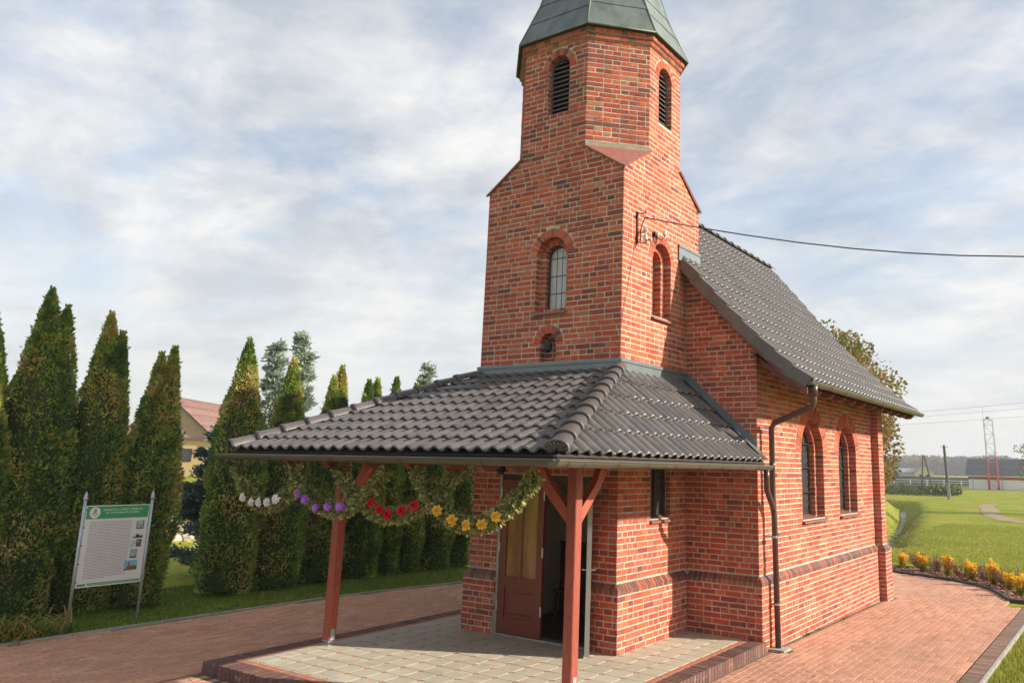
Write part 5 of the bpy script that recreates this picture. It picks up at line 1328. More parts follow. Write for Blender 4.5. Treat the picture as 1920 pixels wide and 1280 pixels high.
def loose_conifer(x, y, h, w, label, seedv, pal, n=5200, name='cypress', cat='cypress', size=.12, lo=.0, power=.8, group=None):
    t = thing(name, label, cat, (x, y, gz(x, y)), group); z0 = gz(x, y); rs = np.random.RandomState(seedv)
    P, Nn = [], []; twig = MB(); nb = int(90 * h / 5)
    for b in range(nb):
        f = (b + rs.rand()) / nb; f = lo + f * (1 - lo); zz = f * h; a = rs.uniform(0, 6.28); ln = w / 2 * (1 - f) ** power * rs.uniform(.75, 1.2) + .06
        m = int(n / nb); s = rs.random_sample(m) ** .7; droop = .35 * s * ln * 1.0
        px = x + np.cos(a) * ln * s + rs.normal(0, .05, m); py = y + np.sin(a) * ln * s + rs.normal(0, .05, m); pz = z0 + zz + ln * .55 * s - droop * s + rs.normal(0, .05, m)
        P.append(np.stack([px, py, pz], 1)); Nn.append(np.tile([np.cos(a), np.sin(a), 0.1], (m, 1)))
        twig.tube([(x, y, z0 + zz), (x + math.cos(a) * ln * .9, y + math.sin(a) * ln * .9, z0 + zz + ln * .3)], [.008, .003], 4, False)
    P = np.concatenate(P); Nn = np.concatenate(Nn); pal = np.array(pal); C = pal[rs.randint(0, len(pal), len(P))] * rs.uniform(.8, 1.2, (len(P), 1))
    put('crown', sprays(P, Nn, size, C, 'crown', up=.25, aspect=.35), t)
    twig.tube([(x, y, z0 - .05), (x + .03, y, z0 + h * .99)], [.08, .01], 7); twig.build('trunk', M['bark'], t)
loose_conifer(-10.2, 1.75, 4.9, 1.1, 'lacy silver-green cypress between the golden thuja and the next one', 5, SIL, 9000)
loose_conifer(-10.2, 2.45, 5.25, 1.0, 'taller silver-green cypress with a nodding tip behind the second thuja over the canopy', 6, SIL, 9000)
loose_conifer(-10.0, 6.15, 5.0, 1.0, 'thin cypress tip leaning out behind the last thuja over the canopy', 8, SIL, 6000)
loose_conifer(-10.9, 1.02, 3.0, 1.35, 'dark blue spruce in the hedge gap below the house', 9, [(0.09, 0.14, 0.13), (0.13, 0.19, 0.17), (0.19, 0.26, 0.235)], 16000, 'spruce', 'spruce', .10, .03, .55)

# broad autumn oak beyond the nave
def branch_tree(x, y, h, spread, label, cat, name, pal, seedv, nleaf, leaf=.22, trunk_r=.35, clumps=46, zlow=.2, gap=.5, group=None, cr=.16):
    t = thing(name, label, cat, (x, y, terrain(x, y)), group); z0 = terrain(x, y); rs = np.random.RandomState(seedv); tr = MB()
    tr.tube([(x, y, z0 - .2), (x + .1, y, z0 + h * .25), (x - .1, y, z0 + h * .6), (x, y, z0 + h * .9)], [trunk_r, trunk_r * .75, trunk_r * .4, .04], 9)
    P, Nn = [], []
    for c in range(clumps):
        a = c * 2.399 + rs.uniform(-.3, .3); f = (c + .5) / clumps; zz = zlow + (1 - zlow) * f; rad = spread * math.sqrt(max(0.0, 1 - ((zz - .52) / .52) ** 2)) * rs.uniform(.45, 1.0)
        cx, cy, cz = x + math.cos(a) * rad, y + math.sin(a) * rad, z0 + h * zz * .95
        b0 = (x, y, z0 + h * zz * .62); mid = (x + (cx - x) * .5, y + (cy - y) * .5, (b0[2] + cz) / 2 + .1 * h * .1)
        tr.tube([b0, mid, (cx, cy, cz)], [trunk_r * .22, trunk_r * .12, .012], 5, False)
        m = nleaf // clumps; rr = h * cr * rs.uniform(.6, 1.15); u = rand_unit(m); q = rr * rs.random_sample(m)[:, None] ** .45 * u * np.array([1.15, 1.15, .75])
        keep = np.array([mnoise.noise(Vector((p[0] * 1.4 / rr, p[1] * 1.4 / rr, p[2] * 1.4 / rr + c))) > -gap for p in q]); q = q[keep]
        P.append(q + np.array([cx, cy, cz])); Nn.append(u[keep])
    P = np.concatenate(P); Nn = np.concatenate(Nn); pal = np.array(pal); big = np.array([mnoise.noise(Vector(p) * (3.0 / h)) for p in P]); k = np.clip((.5 + big * .9 + rs.normal(0, .16, len(P))) * len(pal), 0, len(pal) - 1).astype(int)
    C = pal[k] * rs.uniform(.75, 1.25, (len(P), 1)); put('crown', sprays(P, Nn, leaf, C, 'crown', up=-.1, aspect=.7), t); tr.build('trunk', M['bark'], t)
AUT = [(0.12, 0.13, 0.025), (0.18, 0.17, 0.03), (0.25, 0.20, 0.035), (0.30, 0.18, 0.04), (0.22, 0.11, 0.03)]
branch_tree(-8.6, 34.6, 10.3, 3.6, 'broad oak in yellowing autumn leaf rising behind the nave roof', 'oak', 'oak_tree', AUT, 21, 52000, .20, .38, 60, .05, .30)
branch_tree(2.0, 51.5, 6.6, 1.9, 'pale wispy birch at the right edge beside the striped building', 'birch', 'birch_tree', [(0.28, 0.22, 0.14), (0.33, 0.25, 0.17), (0.24, 0.20, 0.15)], 33, 9000, .14, .12, 30, .15, .05)

# information board
board = thing('information_board', 'white information board with green header on two grey posts before the hedge', 'sign', (-7.15, -2.6, gz(-7.15, -2.6)))
BXs = -7.15; ya, yb_ = -3.055, -2.115
for yy in (ya, yb_):
    mb = MB(); zt = 1.64; mb.tube([(BXs, yy, gz(0, yy) - .05), (BXs, yy, zt)], .021, 12)
    mb.lathe((BXs, yy, zt), [(.022, 0), (.034, .012), (.036, .026), (.020, .038), (.030, .058), (.018, .078), (.006, .115), (.001, .125)], 10); mb.build('post', M['galv'], board, smooth=True)
y0, y1, z0, z1 = ya + .026, yb_ - .026, .425, 1.56
mb = MB(); mb.box((BXs - .004, y0, z0), (BXs + .004, y1, z1)); pn = mb.build('panel', M['white'], board)
HX = BXs + .0052
def pr(mb, a0, a1, b0, b1, x=HX): mb.quad((x, y0 + a0, z0 + b0), (x, y0 + a1, z0 + b0), (x, y0 + a1, z0 + b1), (x, y0 + a0, z0 + b1))
BW, BH = y1 - y0, z1 - z0
for q_ in ((.012, BW - .012, BH - .19, BH - .012), (.02, .13, .018, .05), (.15, BW - .012, .036, .052), (.15, BW - .012, .018, .030)): mb = MB(); pr(mb, *q_); mb.build('green_band', M['green'], pn)
mb = MB(); K = 28; mb.add([(HX + .001, y0 + .125 + .072 * math.cos(6.2832 * i / K), z0 + BH - .101 + .079 * math.sin(6.2832 * i / K)) for i in range(K)], [tuple(range(K))]); mb.build('emblem_disc', M['white'], pn)
mb = MB(); em = [(0.2, .32, .30), (.25, .2, .2), (.16, .30, .42)]
for (a, b, w_, h_, c) in [(.118, .048, .03, .012, 1), (.112, .030, .045, .015, 0), (.108, .008, .055, .02, 2), (.10, -.012, .06, .016, 0), (.090, -.032, .03, .014, 1), (.135, -.034, .03, .014, 2), (.122, -.052, .02, .008, 2)]:
    mb.col = em[c]; pr(mb, a - .005, a - .005 + w_ * .8, BH - .101 + b, BH - .101 + b + h_, HX + .002)
mb.build('emblem', M['colour'], pn)
# header lettering: two centred lines of small capitals
def glyph_line(mb, a0, a1, b, h, x, seedv, ww=.020):
    rs = random.Random(seedv); a = a0
    while a < a1 - ww:
        if rs.random() < .11: a += ww * .7; continue
        k = rs.choice('ILTEHNAOM'); w = ww * .78; s = h * .17
        def q(p0, p1, r0, r1): pr(mb, a + p0 * w, a + p1 * w, b + r0 * h, b + r1 * h, x)
        if k in 'LEHNAOM': q(0, .24, 0, 1)
        if k in 'HNAOM': q(.76, 1, 0, 1)
        if k in 'IT': q(.38, .62, 0, 1)
        if k in 'LEO': q(.24 if k != 'L' else .24, 1 if k != 'O' else .76, 0, .18)
        if k in 'TE': q(0 if k == 'T' else .24, 1, .82, 1)
        if k in 'AOM': q(.24, .76, .82, 1)
        if k in 'EHAN': q(.24, .8 if k == 'E' else .76, .42, .58)
        a += ww
mb = MB(); glyph_line(mb, .235, .80, BH - .078, .026, HX + .001, 3, .0185); glyph_line(mb, .27, .755, BH - .122, .026, HX + .001, 4, .0185); mb.build('header_lettering', M['white'], pn)
mb = MB(); rs = random.Random(5)
for i in range(38):
    b = BH - .235 - i * .0212; a = .075 if i else .10; e = .655 if i < 37 else .37
    while a < e:
        w_ = rs.uniform(.018, .06); pr(mb, a, min(a + w_, e), b, b + .0062, HX); a += w_ + .006
mb.build('body_text', M['ink'], pn)
def picture(a0, a1, b0, b1, blocks, bgc):
    mb = MB(); mb.col = bgc; pr(mb, a0, a1, b0, b1, HX)
    for (p0, p1, r0, r1, c) in blocks: mb.col = c; pr(mb, a0 + (a1 - a0) * p0, a0 + (a1 - a0) * p1, b0 + (b1 - b0) * r0, b0 + (b1 - b0) * r1, HX + .001)
    mb.build('picture', M['colour'], pn)
g1, g2 = (.12, .14, .14), (.45, .50, .50)
picture(.725, .835, BH - .36, BH - .235, [(.05, .18, 0, .85, g1), (.85, 1, 0, 1, g1), (.3, .42, .1, .7, (.28, .32, .32)), (.55, .72, 0, .5, g1), (0, 1, 0, .1, g1)], g2)
picture(.685, .845, BH - .49, BH - .43, [(.3, .95, .0, .55, (.05, .05, .06)), (.05, .4, 0, .25, (.08, .08, .09)), (.35, .6, .5, .85, (.06, .06, .07)), (.42, .46, .8, 1.2, (.2, .2, .2))], (.62, .63, .63))
picture(.67, .755, BH - .62, BH - .51, [(.1, .4, .1, .3, (.3, .35, .36)), (.5, .9, .4, .7, (.4, .48, .5))], (.55, .62, .64)); picture(.757, .83, BH - .62, BH - .51, [(.2, .6, .5, .9, (.35, .28, .22)), (.4, .9, .1, .4, (.22, .10, .07))], (.10, .08, .07))
picture(.685, .785, BH - .78, BH - .65, [(0, 1, 0, .2, (.12, .12, .12)), (.85, 1, 0, 1, (.25, .3, .32)), (.2, .6, .3, .55, (.42, .5, .53))], (.30, .40, .44))
picture(.63, .81, BH - .95, BH - .81, [(0, 1, 0, .15, (.10, .16, .05)), (.2, .85, .12, .4, (.32, .10, .07)), (.35, .8, .38, .52, (.35, .27, .12)), (.30, .38, .35, .85, (.10, .12, .14)), (.85, 1, .1, .4, (.14, .10, .08))], (.20, .48, .62))
for sgn, yy in ((1, ya + .02), (-1, yb_ - .02)):
    for i in range(5):
        mb = MB(); mb.box((BXs - .006, yy - .002, z0 + .07 + i * .25), (BXs + .008, yy + .014 * sgn + .006, z0 + .085 + i * .25)); mb.build('panel_clip', M['iron'], board)

# ================================================================== GARLANDS
def catenary(p, q, drop, n=26):
    p = Vector(p); q = Vector(q); return [p.lerp(q, i / n) - Vector((0, 0, drop * (1 - (2 * i / n - 1) ** 2))) for i in range(n + 1)]
def flower(c, n_, r, col, col2):
    mb = MB(); n_ = Vector(n_).normalized(); a = n_.orthogonal().normalized(); b = n_.cross(a)
    for ringi, (rr, k, lift) in enumerate(((1.0, 7, .0), (.72, 6, .35), (.42, 5, .55), (.2, 4, .62))):
        for i in range(k):
            t = 6.2832 * (i + .5 * (ringi % 2)) / k + random.uniform(-.15, .15); d = a * math.cos(t) + b * math.sin(t); s = n_.cross(d); R0 = r * rr * random.uniform(.88, 1.1); w = R0 * .62
            mb.col = tuple(x + (y - x) * (ringi / 3) for x, y in zip(col, col2)); mb.col = jit(mb.col, .12)
            b0 = c + n_ * (lift * r * .9); tip = c + d * R0 + n_ * (r * (lift + .12 + random.uniform(0, .2)))
            mb.add([tuple(b0), tuple(c + d * R0 * .6 - s * w * .55 + n_ * r * (lift + .30)), tuple(tip - s * w * .25), tuple(tip + s * w * .25), tuple(c + d * R0 * .6 + s * w * .55 + n_ * r * (lift + .30))], [(0, 1, 2, 3, 4)])
    return mb
FCOL = dict(white=((.88, .86, .87), (.80, .78, .78)), purple=((.40, .10, .62), (.62, .42, .72)), red=((.62, .012, .03), (.30, .005, .015)), yellow=((.80, .52, .07), (.75, .34, .03)))
gpal = np.array([(0.13, 0.17, 0.06), (0.22, 0.25, 0.09), (0.36, 0.36, 0.15), (0.50, 0.47, 0.22)])
def garland(p, q, drop, label, flowers, colr, seedv, thick=.070, n=5200, fcolour=None):
    t = thing('garland', label, 'garland', tuple((Vector(p) + Vector(q)) / 2), 'evergreen garlands swagged under the porch eaves')
    path = catenary(p, q, drop); rs = np.random.RandomState(seedv)
    mb = MB(); mb.tube(path, .012, 5); mb.build('rope', M['oldpole'], t)
    idx = rs.random_sample(n) * (len(path) - 1.001); i0 = idx.astype(int); fr = (idx - i0)[:, None]; pa = np.array([tuple(v) for v in path]); P0 = pa[i0] * (1 - fr) + pa[i0 + 1] * fr
    tang = pa[i0 + 1] - pa[i0]; tang /= np.linalg.norm(tang, axis=1)[:, None]; rn = rand_unit(n); rn -= tang * np.sum(rn * tang, 1)[:, None]; rn /= np.linalg.norm(rn, axis=1)[:, None]
    bump_ = 1 + .18 * np.sin(idx * 1.9 + seedv); Pp = P0 + rn * (thick * bump_ * rs.random_sample(n) ** .6)[:, None] * .8
    k = np.clip((rs.random_sample(n) * .7 + .5 * rs.random_sample(n)) * 4 - .4, 0, 3).astype(int); C = gpal[k] * rs.uniform(.75, 1.3, (n, 1))
    d = rn * .75 + tang * rs.choice([-1, 1], n)[:, None] * .5
    put('greenery', sprays(Pp, d, .055, C, 'greenery', up=-.15, aspect=.42), t)
    for (fx, fz) in flowers:
        best = min(path, key=lambda v: abs(v.x - fx)); c = Vector((fx, best.y - thick * 1.0 - .022, fz)); mb = flower(c, (random.uniform(-.15, .45), -1, random.uniform(-.2, .15)), .057, *FCOL[colr]); mb.build('flower', M['petal'], t, label=colr + ' paper rose')
GY = -2.90
garland((-3.76, GY, 2.20), (-2.42, GY, 2.20), .47, 'garland with white paper roses, at the left end of the canopy', [(-3.41, 1.82), (-3.22, 1.775), (-3.08, 1.78), (-2.92, 1.785), (-2.77, 1.825)], 'white', 1)
garland((-2.62, GY, 2.20), (-1.06, GY, 2.20), .46, 'garland with purple paper roses, over the left post', [(-2.37, 1.90), (-2.24, 1.84), (-2.03, 1.76), (-1.83, 1.785), (-1.64, 1.79)], 'purple', 2)
garland((-1.96, GY + .07, 2.20), (-.10, GY + .07, 2.20), .48, 'garland with red paper roses, right of the left post', [(-1.22, 1.85), (-1.09, 1.79), (-.955, 1.745), (-.76, 1.79), (-.58, 1.85)], 'red', 3)
garland((-.62, GY, 2.20), (.95, GY, 2.20), .50, 'garland with yellow paper roses, ending beside the right post', [(-.19, 1.825), (.02, 1.745), (.21, 1.705), (.40, 1.725), (.57, 1.805)], 'yellow', 4)

# ================================================================== CABLE AND WALL FITTINGS
cab = thing('overhead_cable', 'black overhead cable running from the tower bracket to the right', 'cable', (.1, .45, 5.7))
pts = [(0.088, .447, 5.743), (.45, .55, 5.64), (.79, .644, 5.549), (1.461, .833, 5.386), (2.137, 1.023, 5.235), (2.785, 1.205, 5.112), (3.407, 1.379, 5.015), (4.005, 1.548, 4.943), (4.695, 1.741, 4.887), (6.5, 2.25, 4.87), (9, 2.95, 5.05), (12, 3.8, 5.5), (16, 4.9, 6.3)]
mb = MB(); mb.tube(pts, .0085, 8); mb.build('conductor', M['cable'], cab, smooth=True)
mb = MB(); mb.tube([(.088, .447, 5.743), (.06, .42, 5.66), (.05, .385, 5.55), (.05, .378, 5.38)], .008, 6); mb.build('tail', M['cable'], cab, smooth=True)
brk = thing('insulator_bracket', 'rusty iron bracket with two porcelain insulators near the tower corner', 'bracket', (.03, .36, 5.6))
mb = MB(); mb.box((.002, .348, 5.35), (.02, .372, 5.82)); mb.tube([(.01, .36, 5.80), (.10, .37, 5.78), (.12, .40, 5.80), (.12, .41, 5.85)], .008, 6); mb.tube([(.01, .36, 5.38), (.09, .37, 5.34), (.12, .41, 5.36), (.12, .42, 5.42)], .009, 6); mb.tube([(.01, .36, 5.52), (.09, .38, 5.50), (.10, .42, 5.53)], .008, 6); mb.build('iron_arm', M['iron'], brk)
def insul(c, par):
    mb = MB(); mb.lathe(c, [(.016, 0), (.034, .008), (.036, .03), (.022, .038), (.032, .05), (.028, .072), (.010, .082)], 12); mb.build('insulator', M['porcelain'], par, smooth=True)
insul((.11, .42, 5.40), brk); insul((.10, .43, 5.53), brk)
brk2 = thing('insulator_hook', 'second bracket with a porcelain insulator above the blind tower window', 'bracket', (.03, .85, 5.6))
mb = MB(); mb.tube([(.0, .84, 5.60), (.06, .85, 5.55), (.10, .92, 5.53), (.11, .97, 5.58), (.11, .98, 5.62)], .009, 6); mb.lathe((.02, .84, 5.575), [(.03, 0), (.04, .03), (.03, .07)], 8); mb.build('iron_arm', M['iron'], brk2); insul((.11, .98, 5.61), brk2)
mb = MB(); mb.tube([(0, .66, 5.47), (.05, .66, 5.49), (.06, .66, 5.45), (.055, .66, 5.40)], .008, 6); tag(mb.build('wall_hook', M['iron']), 'small black hook left of the blind tower window', 'hook')

# ================================================================== FLOWER BED
def offset_curve(pts, d):
    o = []
    for i in range(len(pts)):
        a = Vector(pts[max(i - 1, 0)]); b = Vector(pts[min(i + 1, len(pts) - 1)]); t = (b - a).normalized(); n_ = Vector((-t.y, t.x)); o.append((pts[i][0] + n_.x * d, pts[i][1] + n_.y * d))
    return o
BEDC = BED[1:] 
outer = offset_curve(BEDC, 1.25); outer[-1] = (5.4, 10.3); BED2 = BEDC + [(5.4, 9.75)]; outer2 = outer
bedpoly = [(-2.5, 13.9)] + BEDC + [(5.5, 9.70), (5.5, 10.6)] + [(4.4, 11.2)] + outer[::-1][1:] + [(-2.5, 15.2)]
bm = MB(); bm.col = (1, 1, 1); tri = geometry.tessellate_polygon([[Vector((a, b, 0)) for a, b in bedpoly]]); bm.add([(a, b, gz(a, b) + .012) for a, b in bedpoly], [tuple(t) for t in tri]); bm.build('flower_bed', M['soil'], None, kind='structure')
def kerbline(pts, name, wid=.07, h=.05):
    mb = MB(); a = offset_curve(pts, -wid / 2); b = offset_curve(pts, wid / 2)
    for i in range(len(pts) - 1):
        P = [(*a[i], gz(*a[i]) - .06), (*a[i + 1], gz(*a[i + 1]) - .06), (*b[i + 1], gz(*b[i + 1]) - .06), (*b[i], gz(*b[i]) - .06)]; mb.hexa(P + [(p[0], p[1], p[2] + .06 + h) for p in P])
    return mb.build(name, M['kerb'], None, kind='structure')
kerbline([(-2.5, 13.9)] + BEDC + [(4.1, 9.78), (5.5, 9.70)], 'bed_kerb'); kerbline([(-2.5, 15.2)] + outer[:-2] + [(4.4, 11.2), (5.5, 10.6)], 'bed_kerb')
def in_poly(x, y, poly):
    c = False
    for i in range(len(poly)):
        (x0, y0), (x1, y1) = poly[i], poly[i - 1]
        if (y0 > y) != (y1 > y) and x < (x1 - x0) * (y - y0) / (y1 - y0) + x0: c = not c
    return c
mu = MB(); nmu = 0
while nmu < 5200:
    x = random.uniform(-1.5, 5.4); y = random.uniform(9.6, 15.2)
    if not in_poly(x, y, bedpoly): continue
    nmu += 1; a = random.uniform(0, 6.28); l_ = random.uniform(.015, .05); w_ = l_ * random.uniform(.3, .6); z = gz(x, y) + .018 + random.uniform(0, .03); dx, dy = math.cos(a), math.sin(a); tl = random.uniform(-.02, .02)
    mu.col = jit(random.choice([(0.30, 0.13, 0.075), (0.22, 0.09, 0.05), (0.36, 0.20, 0.12), (0.14, 0.06, 0.035), (0.42, 0.24, 0.16)]), .2)
    mu.quad((x - dx * l_ - dy * w_, y - dy * l_ + dx * w_, z - tl), (x - dx * l_ + dy * w_, y - dy * l_ - dx * w_, z), (x + dx * l_ + dy * w_, y + dy * l_ - dx * w_, z + tl), (x + dx * l_ - dy * w_, y + dy * l_ + dx * w_, z + tl * .5))
tag(mu.build('bark_mulch', M['mulch']), 'reddish bark mulch covering the curved bed', 'mulch', kind='stuff')
def shrub(x, y, kind, h, label, seedv):
    t = thing(kind, label, 'shrub', (x, y, gz(x, y)), 'yellow upright shrubs in the bed' if kind == 'golden_shrub' else 'dark red barberries in the bed'); rs = np.random.RandomState(seedv); z0 = gz(x, y) + .01; st = MB(); P, Nn = [], []
    nst = 9 if kind == 'golden_shrub' else 16
    for k in range(nst):
        a = rs.uniform(0, 6.28); sp_ = rs.uniform(.05, .16) if kind == 'golden_shrub' else rs.uniform(.12, .34); hh = h * rs.uniform(.65, 1.05)
        tip = Vector((x + math.cos(a) * sp_, y + math.sin(a) * sp_, z0 + hh)); b0 = Vector((x + math.cos(a) * .03, y + math.sin(a) * .03, z0)); st.tube([b0, b0.lerp(tip, .5) + Vector((0, 0, .03)), tip], [.006, .004, .002], 4, False)
        m = 190 if kind == 'golden_shrub' else 70; s = rs.random_sample(m) * (.9 if kind == 'golden_shrub' else .75) + (.1 if kind == 'golden_shrub' else .25)
        q = np.array(b0)[None] * (1 - s[:, None]) + np.array(tip)[None] * s[:, None] + rs.normal(0, .022 if kind == 'golden_shrub' else .035, (m, 3)); P.append(q); Nn.append(rand_unit(m))
    P = np.concatenate(P); Nn = np.concatenate(Nn); f = (P[:, 2] - z0) / h
    if kind == 'golden_shrub':
        lo_, hi_ = np.array((0.20, 0.26, 0.02)), np.array((0.80, 0.52, 0.04)); mixv = np.clip(f * 1.7 - .15 + rs.normal(0, .12, len(P)), 0, 1)[:, None]; C = lo_ * (1 - mixv) + hi_ * mixv; C *= rs.uniform(.75, 1.3, (len(P), 1)); sz = .045
    else: C = np.array([(0.22, 0.07, 0.065), (0.28, 0.10, 0.08), (0.16, 0.055, 0.055)])[rs.randint(0, 3, len(P))] * rs.uniform(.7, 1.3, (len(P), 1)); sz = .032
    put('foliage', sprays(P, Nn, sz, C, 'foliage', up=.5, aspect=.6), t); st.build('stem', M['bark'], t)
YEL = [(.20, 14.25, .42, 'yellow shrub tight beside the rear corner buttress'), (.80, 13.95, .46, 'broad yellow shrub second from the chapel in the bed'), (1.52, 13.35, .50, 'tallest bushy yellow shrub in the middle of the bed'), (2.13, 12.95, .42, 'slim yellow shrub between two dark barberries'), (2.70, 12.3, .56, 'tall narrow yellow shrub where the bed bends'), (3.12, 11.6, .36, 'low spreading orange-yellow shrub past the tall narrow one'), (3.42, 10.75, .44, 'yellow-green shrub cut by the right edge of the photo')]
PUR = [(.45, 14.75, .42, 'dark red barberry nearest to the chapel'), (1.10, 14.05, .38, 'small barberry right of the broad yellow shrub'), (1.86, 13.05, .42, 'widest barberry, left of the slim yellow shrub'), (2.42, 12.85, .42, 'barberry right of the slim yellow shrub'), (2.98, 12.15, .38, 'barberry behind the low orange-yellow shrub')]
for i, (x, y, h, lab) in enumerate(YEL): shrub(x, y, 'golden_shrub', h * 1.0, lab, 50 + i)
for i, (x, y, h, lab) in enumerate(PUR): shrub(x, y, 'barberry', h, lab, 70 + i)

# daylily clump and rose bush by the board
t = thing('daylily', 'clump of arching green and yellow daylily leaves at the drive kerb', 'plant', (-7.1, -3.75, -.14))
lf = MB()
for k in range(210):
    cx, cy = -7.12 + random.gauss(0, .14), -3.78 + random.gauss(0, .30); a = random.uniform(0, 6.28); l_ = random.uniform(.25, .62); w_ = .011; dx, dy = math.cos(a), math.sin(a)
    lf.col = jit(random.choice([(0.13, 0.20, 0.03), (0.20, 0.24, 0.05), (0.45, 0.32, 0.07), (0.42, 0.22, 0.06), (0.10, 0.15, 0.03)]), .2); prev = None; rise = random.uniform(.25, .5)
    V = []
    for i in range(7):
        s = i / 6; hx = l_ * s; hz_ = rise * math.sin(s * 2.3) * l_ * 1.35; ww = w_ * (1 - s) ** .6 + .001; V += [(cx + dx * hx - dy * ww, cy + dy * hx + dx * ww, -.14 + hz_), (cx + dx * hx + dy * ww, cy + dy * hx - dx * ww, -.14 + hz_)]
    lf.add(V, [(2 * i, 2 * i + 1, 2 * i + 3, 2 * i + 2) for i in range(6)])
lf.build('leaves', M['petal'], t)
t = thing('rose_bush', 'late rose bush with a few salmon and cream blooms at the left edge', 'rose bush', (-7.55, -4.2, -.14))
st = MB(); P = []
blooms = [(-7.62, -4.02, 1.20, 0), (-7.60, -3.96, 1.02, 1), (-7.5, -4.16, .58, 0), (-7.45, -4.22, .42, 0), (-7.55, -4.2, .80, 1)]
for (bx, by, bz_, c) in blooms: st.tube([(-7.62 + random.uniform(-.1, .1), -4.3 + random.uniform(-.1, .1), -.14), (bx - .03, by - .05, bz_ * .5), (bx, by, bz_)], [.008, .006, .003], 5, False)
for k in range(12): st.tube([(-7.6, -4.3, -.14), (-7.6 + random.uniform(-.3, .3), -4.25 + random.uniform(-.3, .3), random.uniform(.4, 1.15))], [.007, .002], 5, False)
st.build('stem', M['bark'], t)
P = np.stack([np.random.normal(-7.6, .16, 900), np.random.normal(-4.22, .20, 900), np.random.uniform(.0, 1.1, 900)], 1); C = np.array([(0.06, 0.09, 0.02), (0.14, 0.05, 0.03), (0.10, 0.11, 0.03)])[np.random.randint(0, 3, 900)]
put('foliage', sprays(P, rand_unit(900), .05, C, 'foliage', aspect=.6), t)
for (bx, by, bz_, c) in blooms:
    mb = flower(Vector((bx, by, bz_)), (.6, -.4, .5), .055, *(((.55, .13, .08), (.50, .25, .12)) if c == 0 else ((.60, .50, .28), (.55, .42, .18)))); mb.build('bloom', M['petal'], t)

# ================================================================== BEHIND THE HEDGE
# rockery wall
rw = thing('rockery_wall', 'low dry-stone rockery wall seen through the hedge gap', 'wall', (-18.3, 5, -.14))
for i in range(46):
    for j in range(4):
        mb = MB(); mb.col = jit(random.choice([(0.42, 0.36, 0.28), (0.36, 0.31, 0.25), (0.48, 0.42, 0.34), (0.30, 0.25, 0.2)]), .12); r0 = random.uniform(.14, .23)
        mb.blob((-18.2 - j * .12 + random.uniform(-.08, .08), 0.5 + i * .33 + random.uniform(-.1, .1), -.1 + j * .26), r0, 8, 5, .4, 1, 1.25, .72); mb.build('stone', M['rock'], rw)
mb = MB()
for k in range(260):
    x, y = random.uniform(-19.0, -17.8), random.uniform(.5, 15); z = -.1 + random.uniform(0, 1.0); mb.col = jit(random.choice([(0.40, 0.24, 0.07), (0.30, 0.26, 0.06), (0.16, 0.18, 0.05), (0.40, 0.16, 0.07)]), .2)
    for q in range(5): a = random.uniform(0, 6.28); mb.add([(x, y, z), (x + math.cos(a) * .06, y + math.sin(a) * .06, z + .05), (x + math.cos(a + .8) * .16, y + math.sin(a + .8) * .16, z + .14)], [(0, 1, 2)])
tag(mb.build('rockery_plants', M['blade']), 'low autumn plants growing between the rockery stones', 'ground cover', kind='stuff')
# chain-link fence in front of it
fe = thing('garden_fence', 'thin wire mesh fence behind the hedge in front of the rockery', 'fence', (-14.5, 3, -.14))
mb = MB(); mb.tube([(-14.5, -2, .55), (-14.5, 9, .55)], .008, 5)
for k in range(90):
    for sg in (1, -1): mb.tube([(-14.5, -2 + k * .12, -.14 if sg > 0 else .55), (-14.5, -2 + k * .12 + .69, .55 if sg > 0 else -.14)], .0025, 3, False)
mb.build('wire_mesh', M['galv'], fe)
for k in range(5): mb = MB(); mb.tube([(-14.5, -2 + k * 2.6, -.2), (-14.5, -2 + k * 2.6, .62)], .025, 8); mb.build('fence_post', M['galv'], fe)
# yellow house
hs = thing('yellow_house', 'yellow rendered house with a boarded gable and red tiled roof beyond the hedge gap', 'house', (-55, 27, 1.0))
hd = Vector((-.875, .484, 0)); hs_r = Vector((.484, .875, 0))     # away from the viewer / to the right
HC = Vector((-55.9, 24.9, 1.0)) + hs_r * 2.15
hg = Matrix.Rotation(R(20), 3, 'Z') @ (-hs_r * .72 + hd * .69).normalized(); hl2 = Matrix.Rotation(R(20), 3, 'Z') @ (hs_r * .69 + hd * .72).normalized()
def HT(a, d, z): return HC + hg * a + hl2 * d + Vector((0, 0, z))
mb = MB(); mb.box((0, 0, -.8), (7.3, 14, 2.62), T=HT); mb.build('wall', M['render_y'], hs)
mb = MB(); mb.prism([(-.05, 2.66), (7.35, 2.66), (3.65, 5.85)], lambda a, b, d: HT(a, d, b), -.03, 14); mb.build('gable', M['render_p'], hs)
mb = MB(); mb.col = (0.20, 0.12, 0.12); mb.box((-.1, -.22, 2.58), (7.4, .0, 2.72), T=HT); mb.build('string_course', M['darkroof'], hs)
roofm = MB(); roofm.col = (0.12, 0.07, 0.06)
roofm.prism([(3.65, 5.86), (3.65, 5.94), (-.45, 2.42), (-.42, 2.36)], lambda a, b, d: HT(a, d, b), -.28, 14.2); roofm.prism([(3.65, 5.86), (3.65, 5.94), (7.75, 2.42), (7.72, 2.36)], lambda a, b, d: HT(a, d, b), -.28, 14.2); roof_h = roofm.build('roof', M['darkroof'], hs)
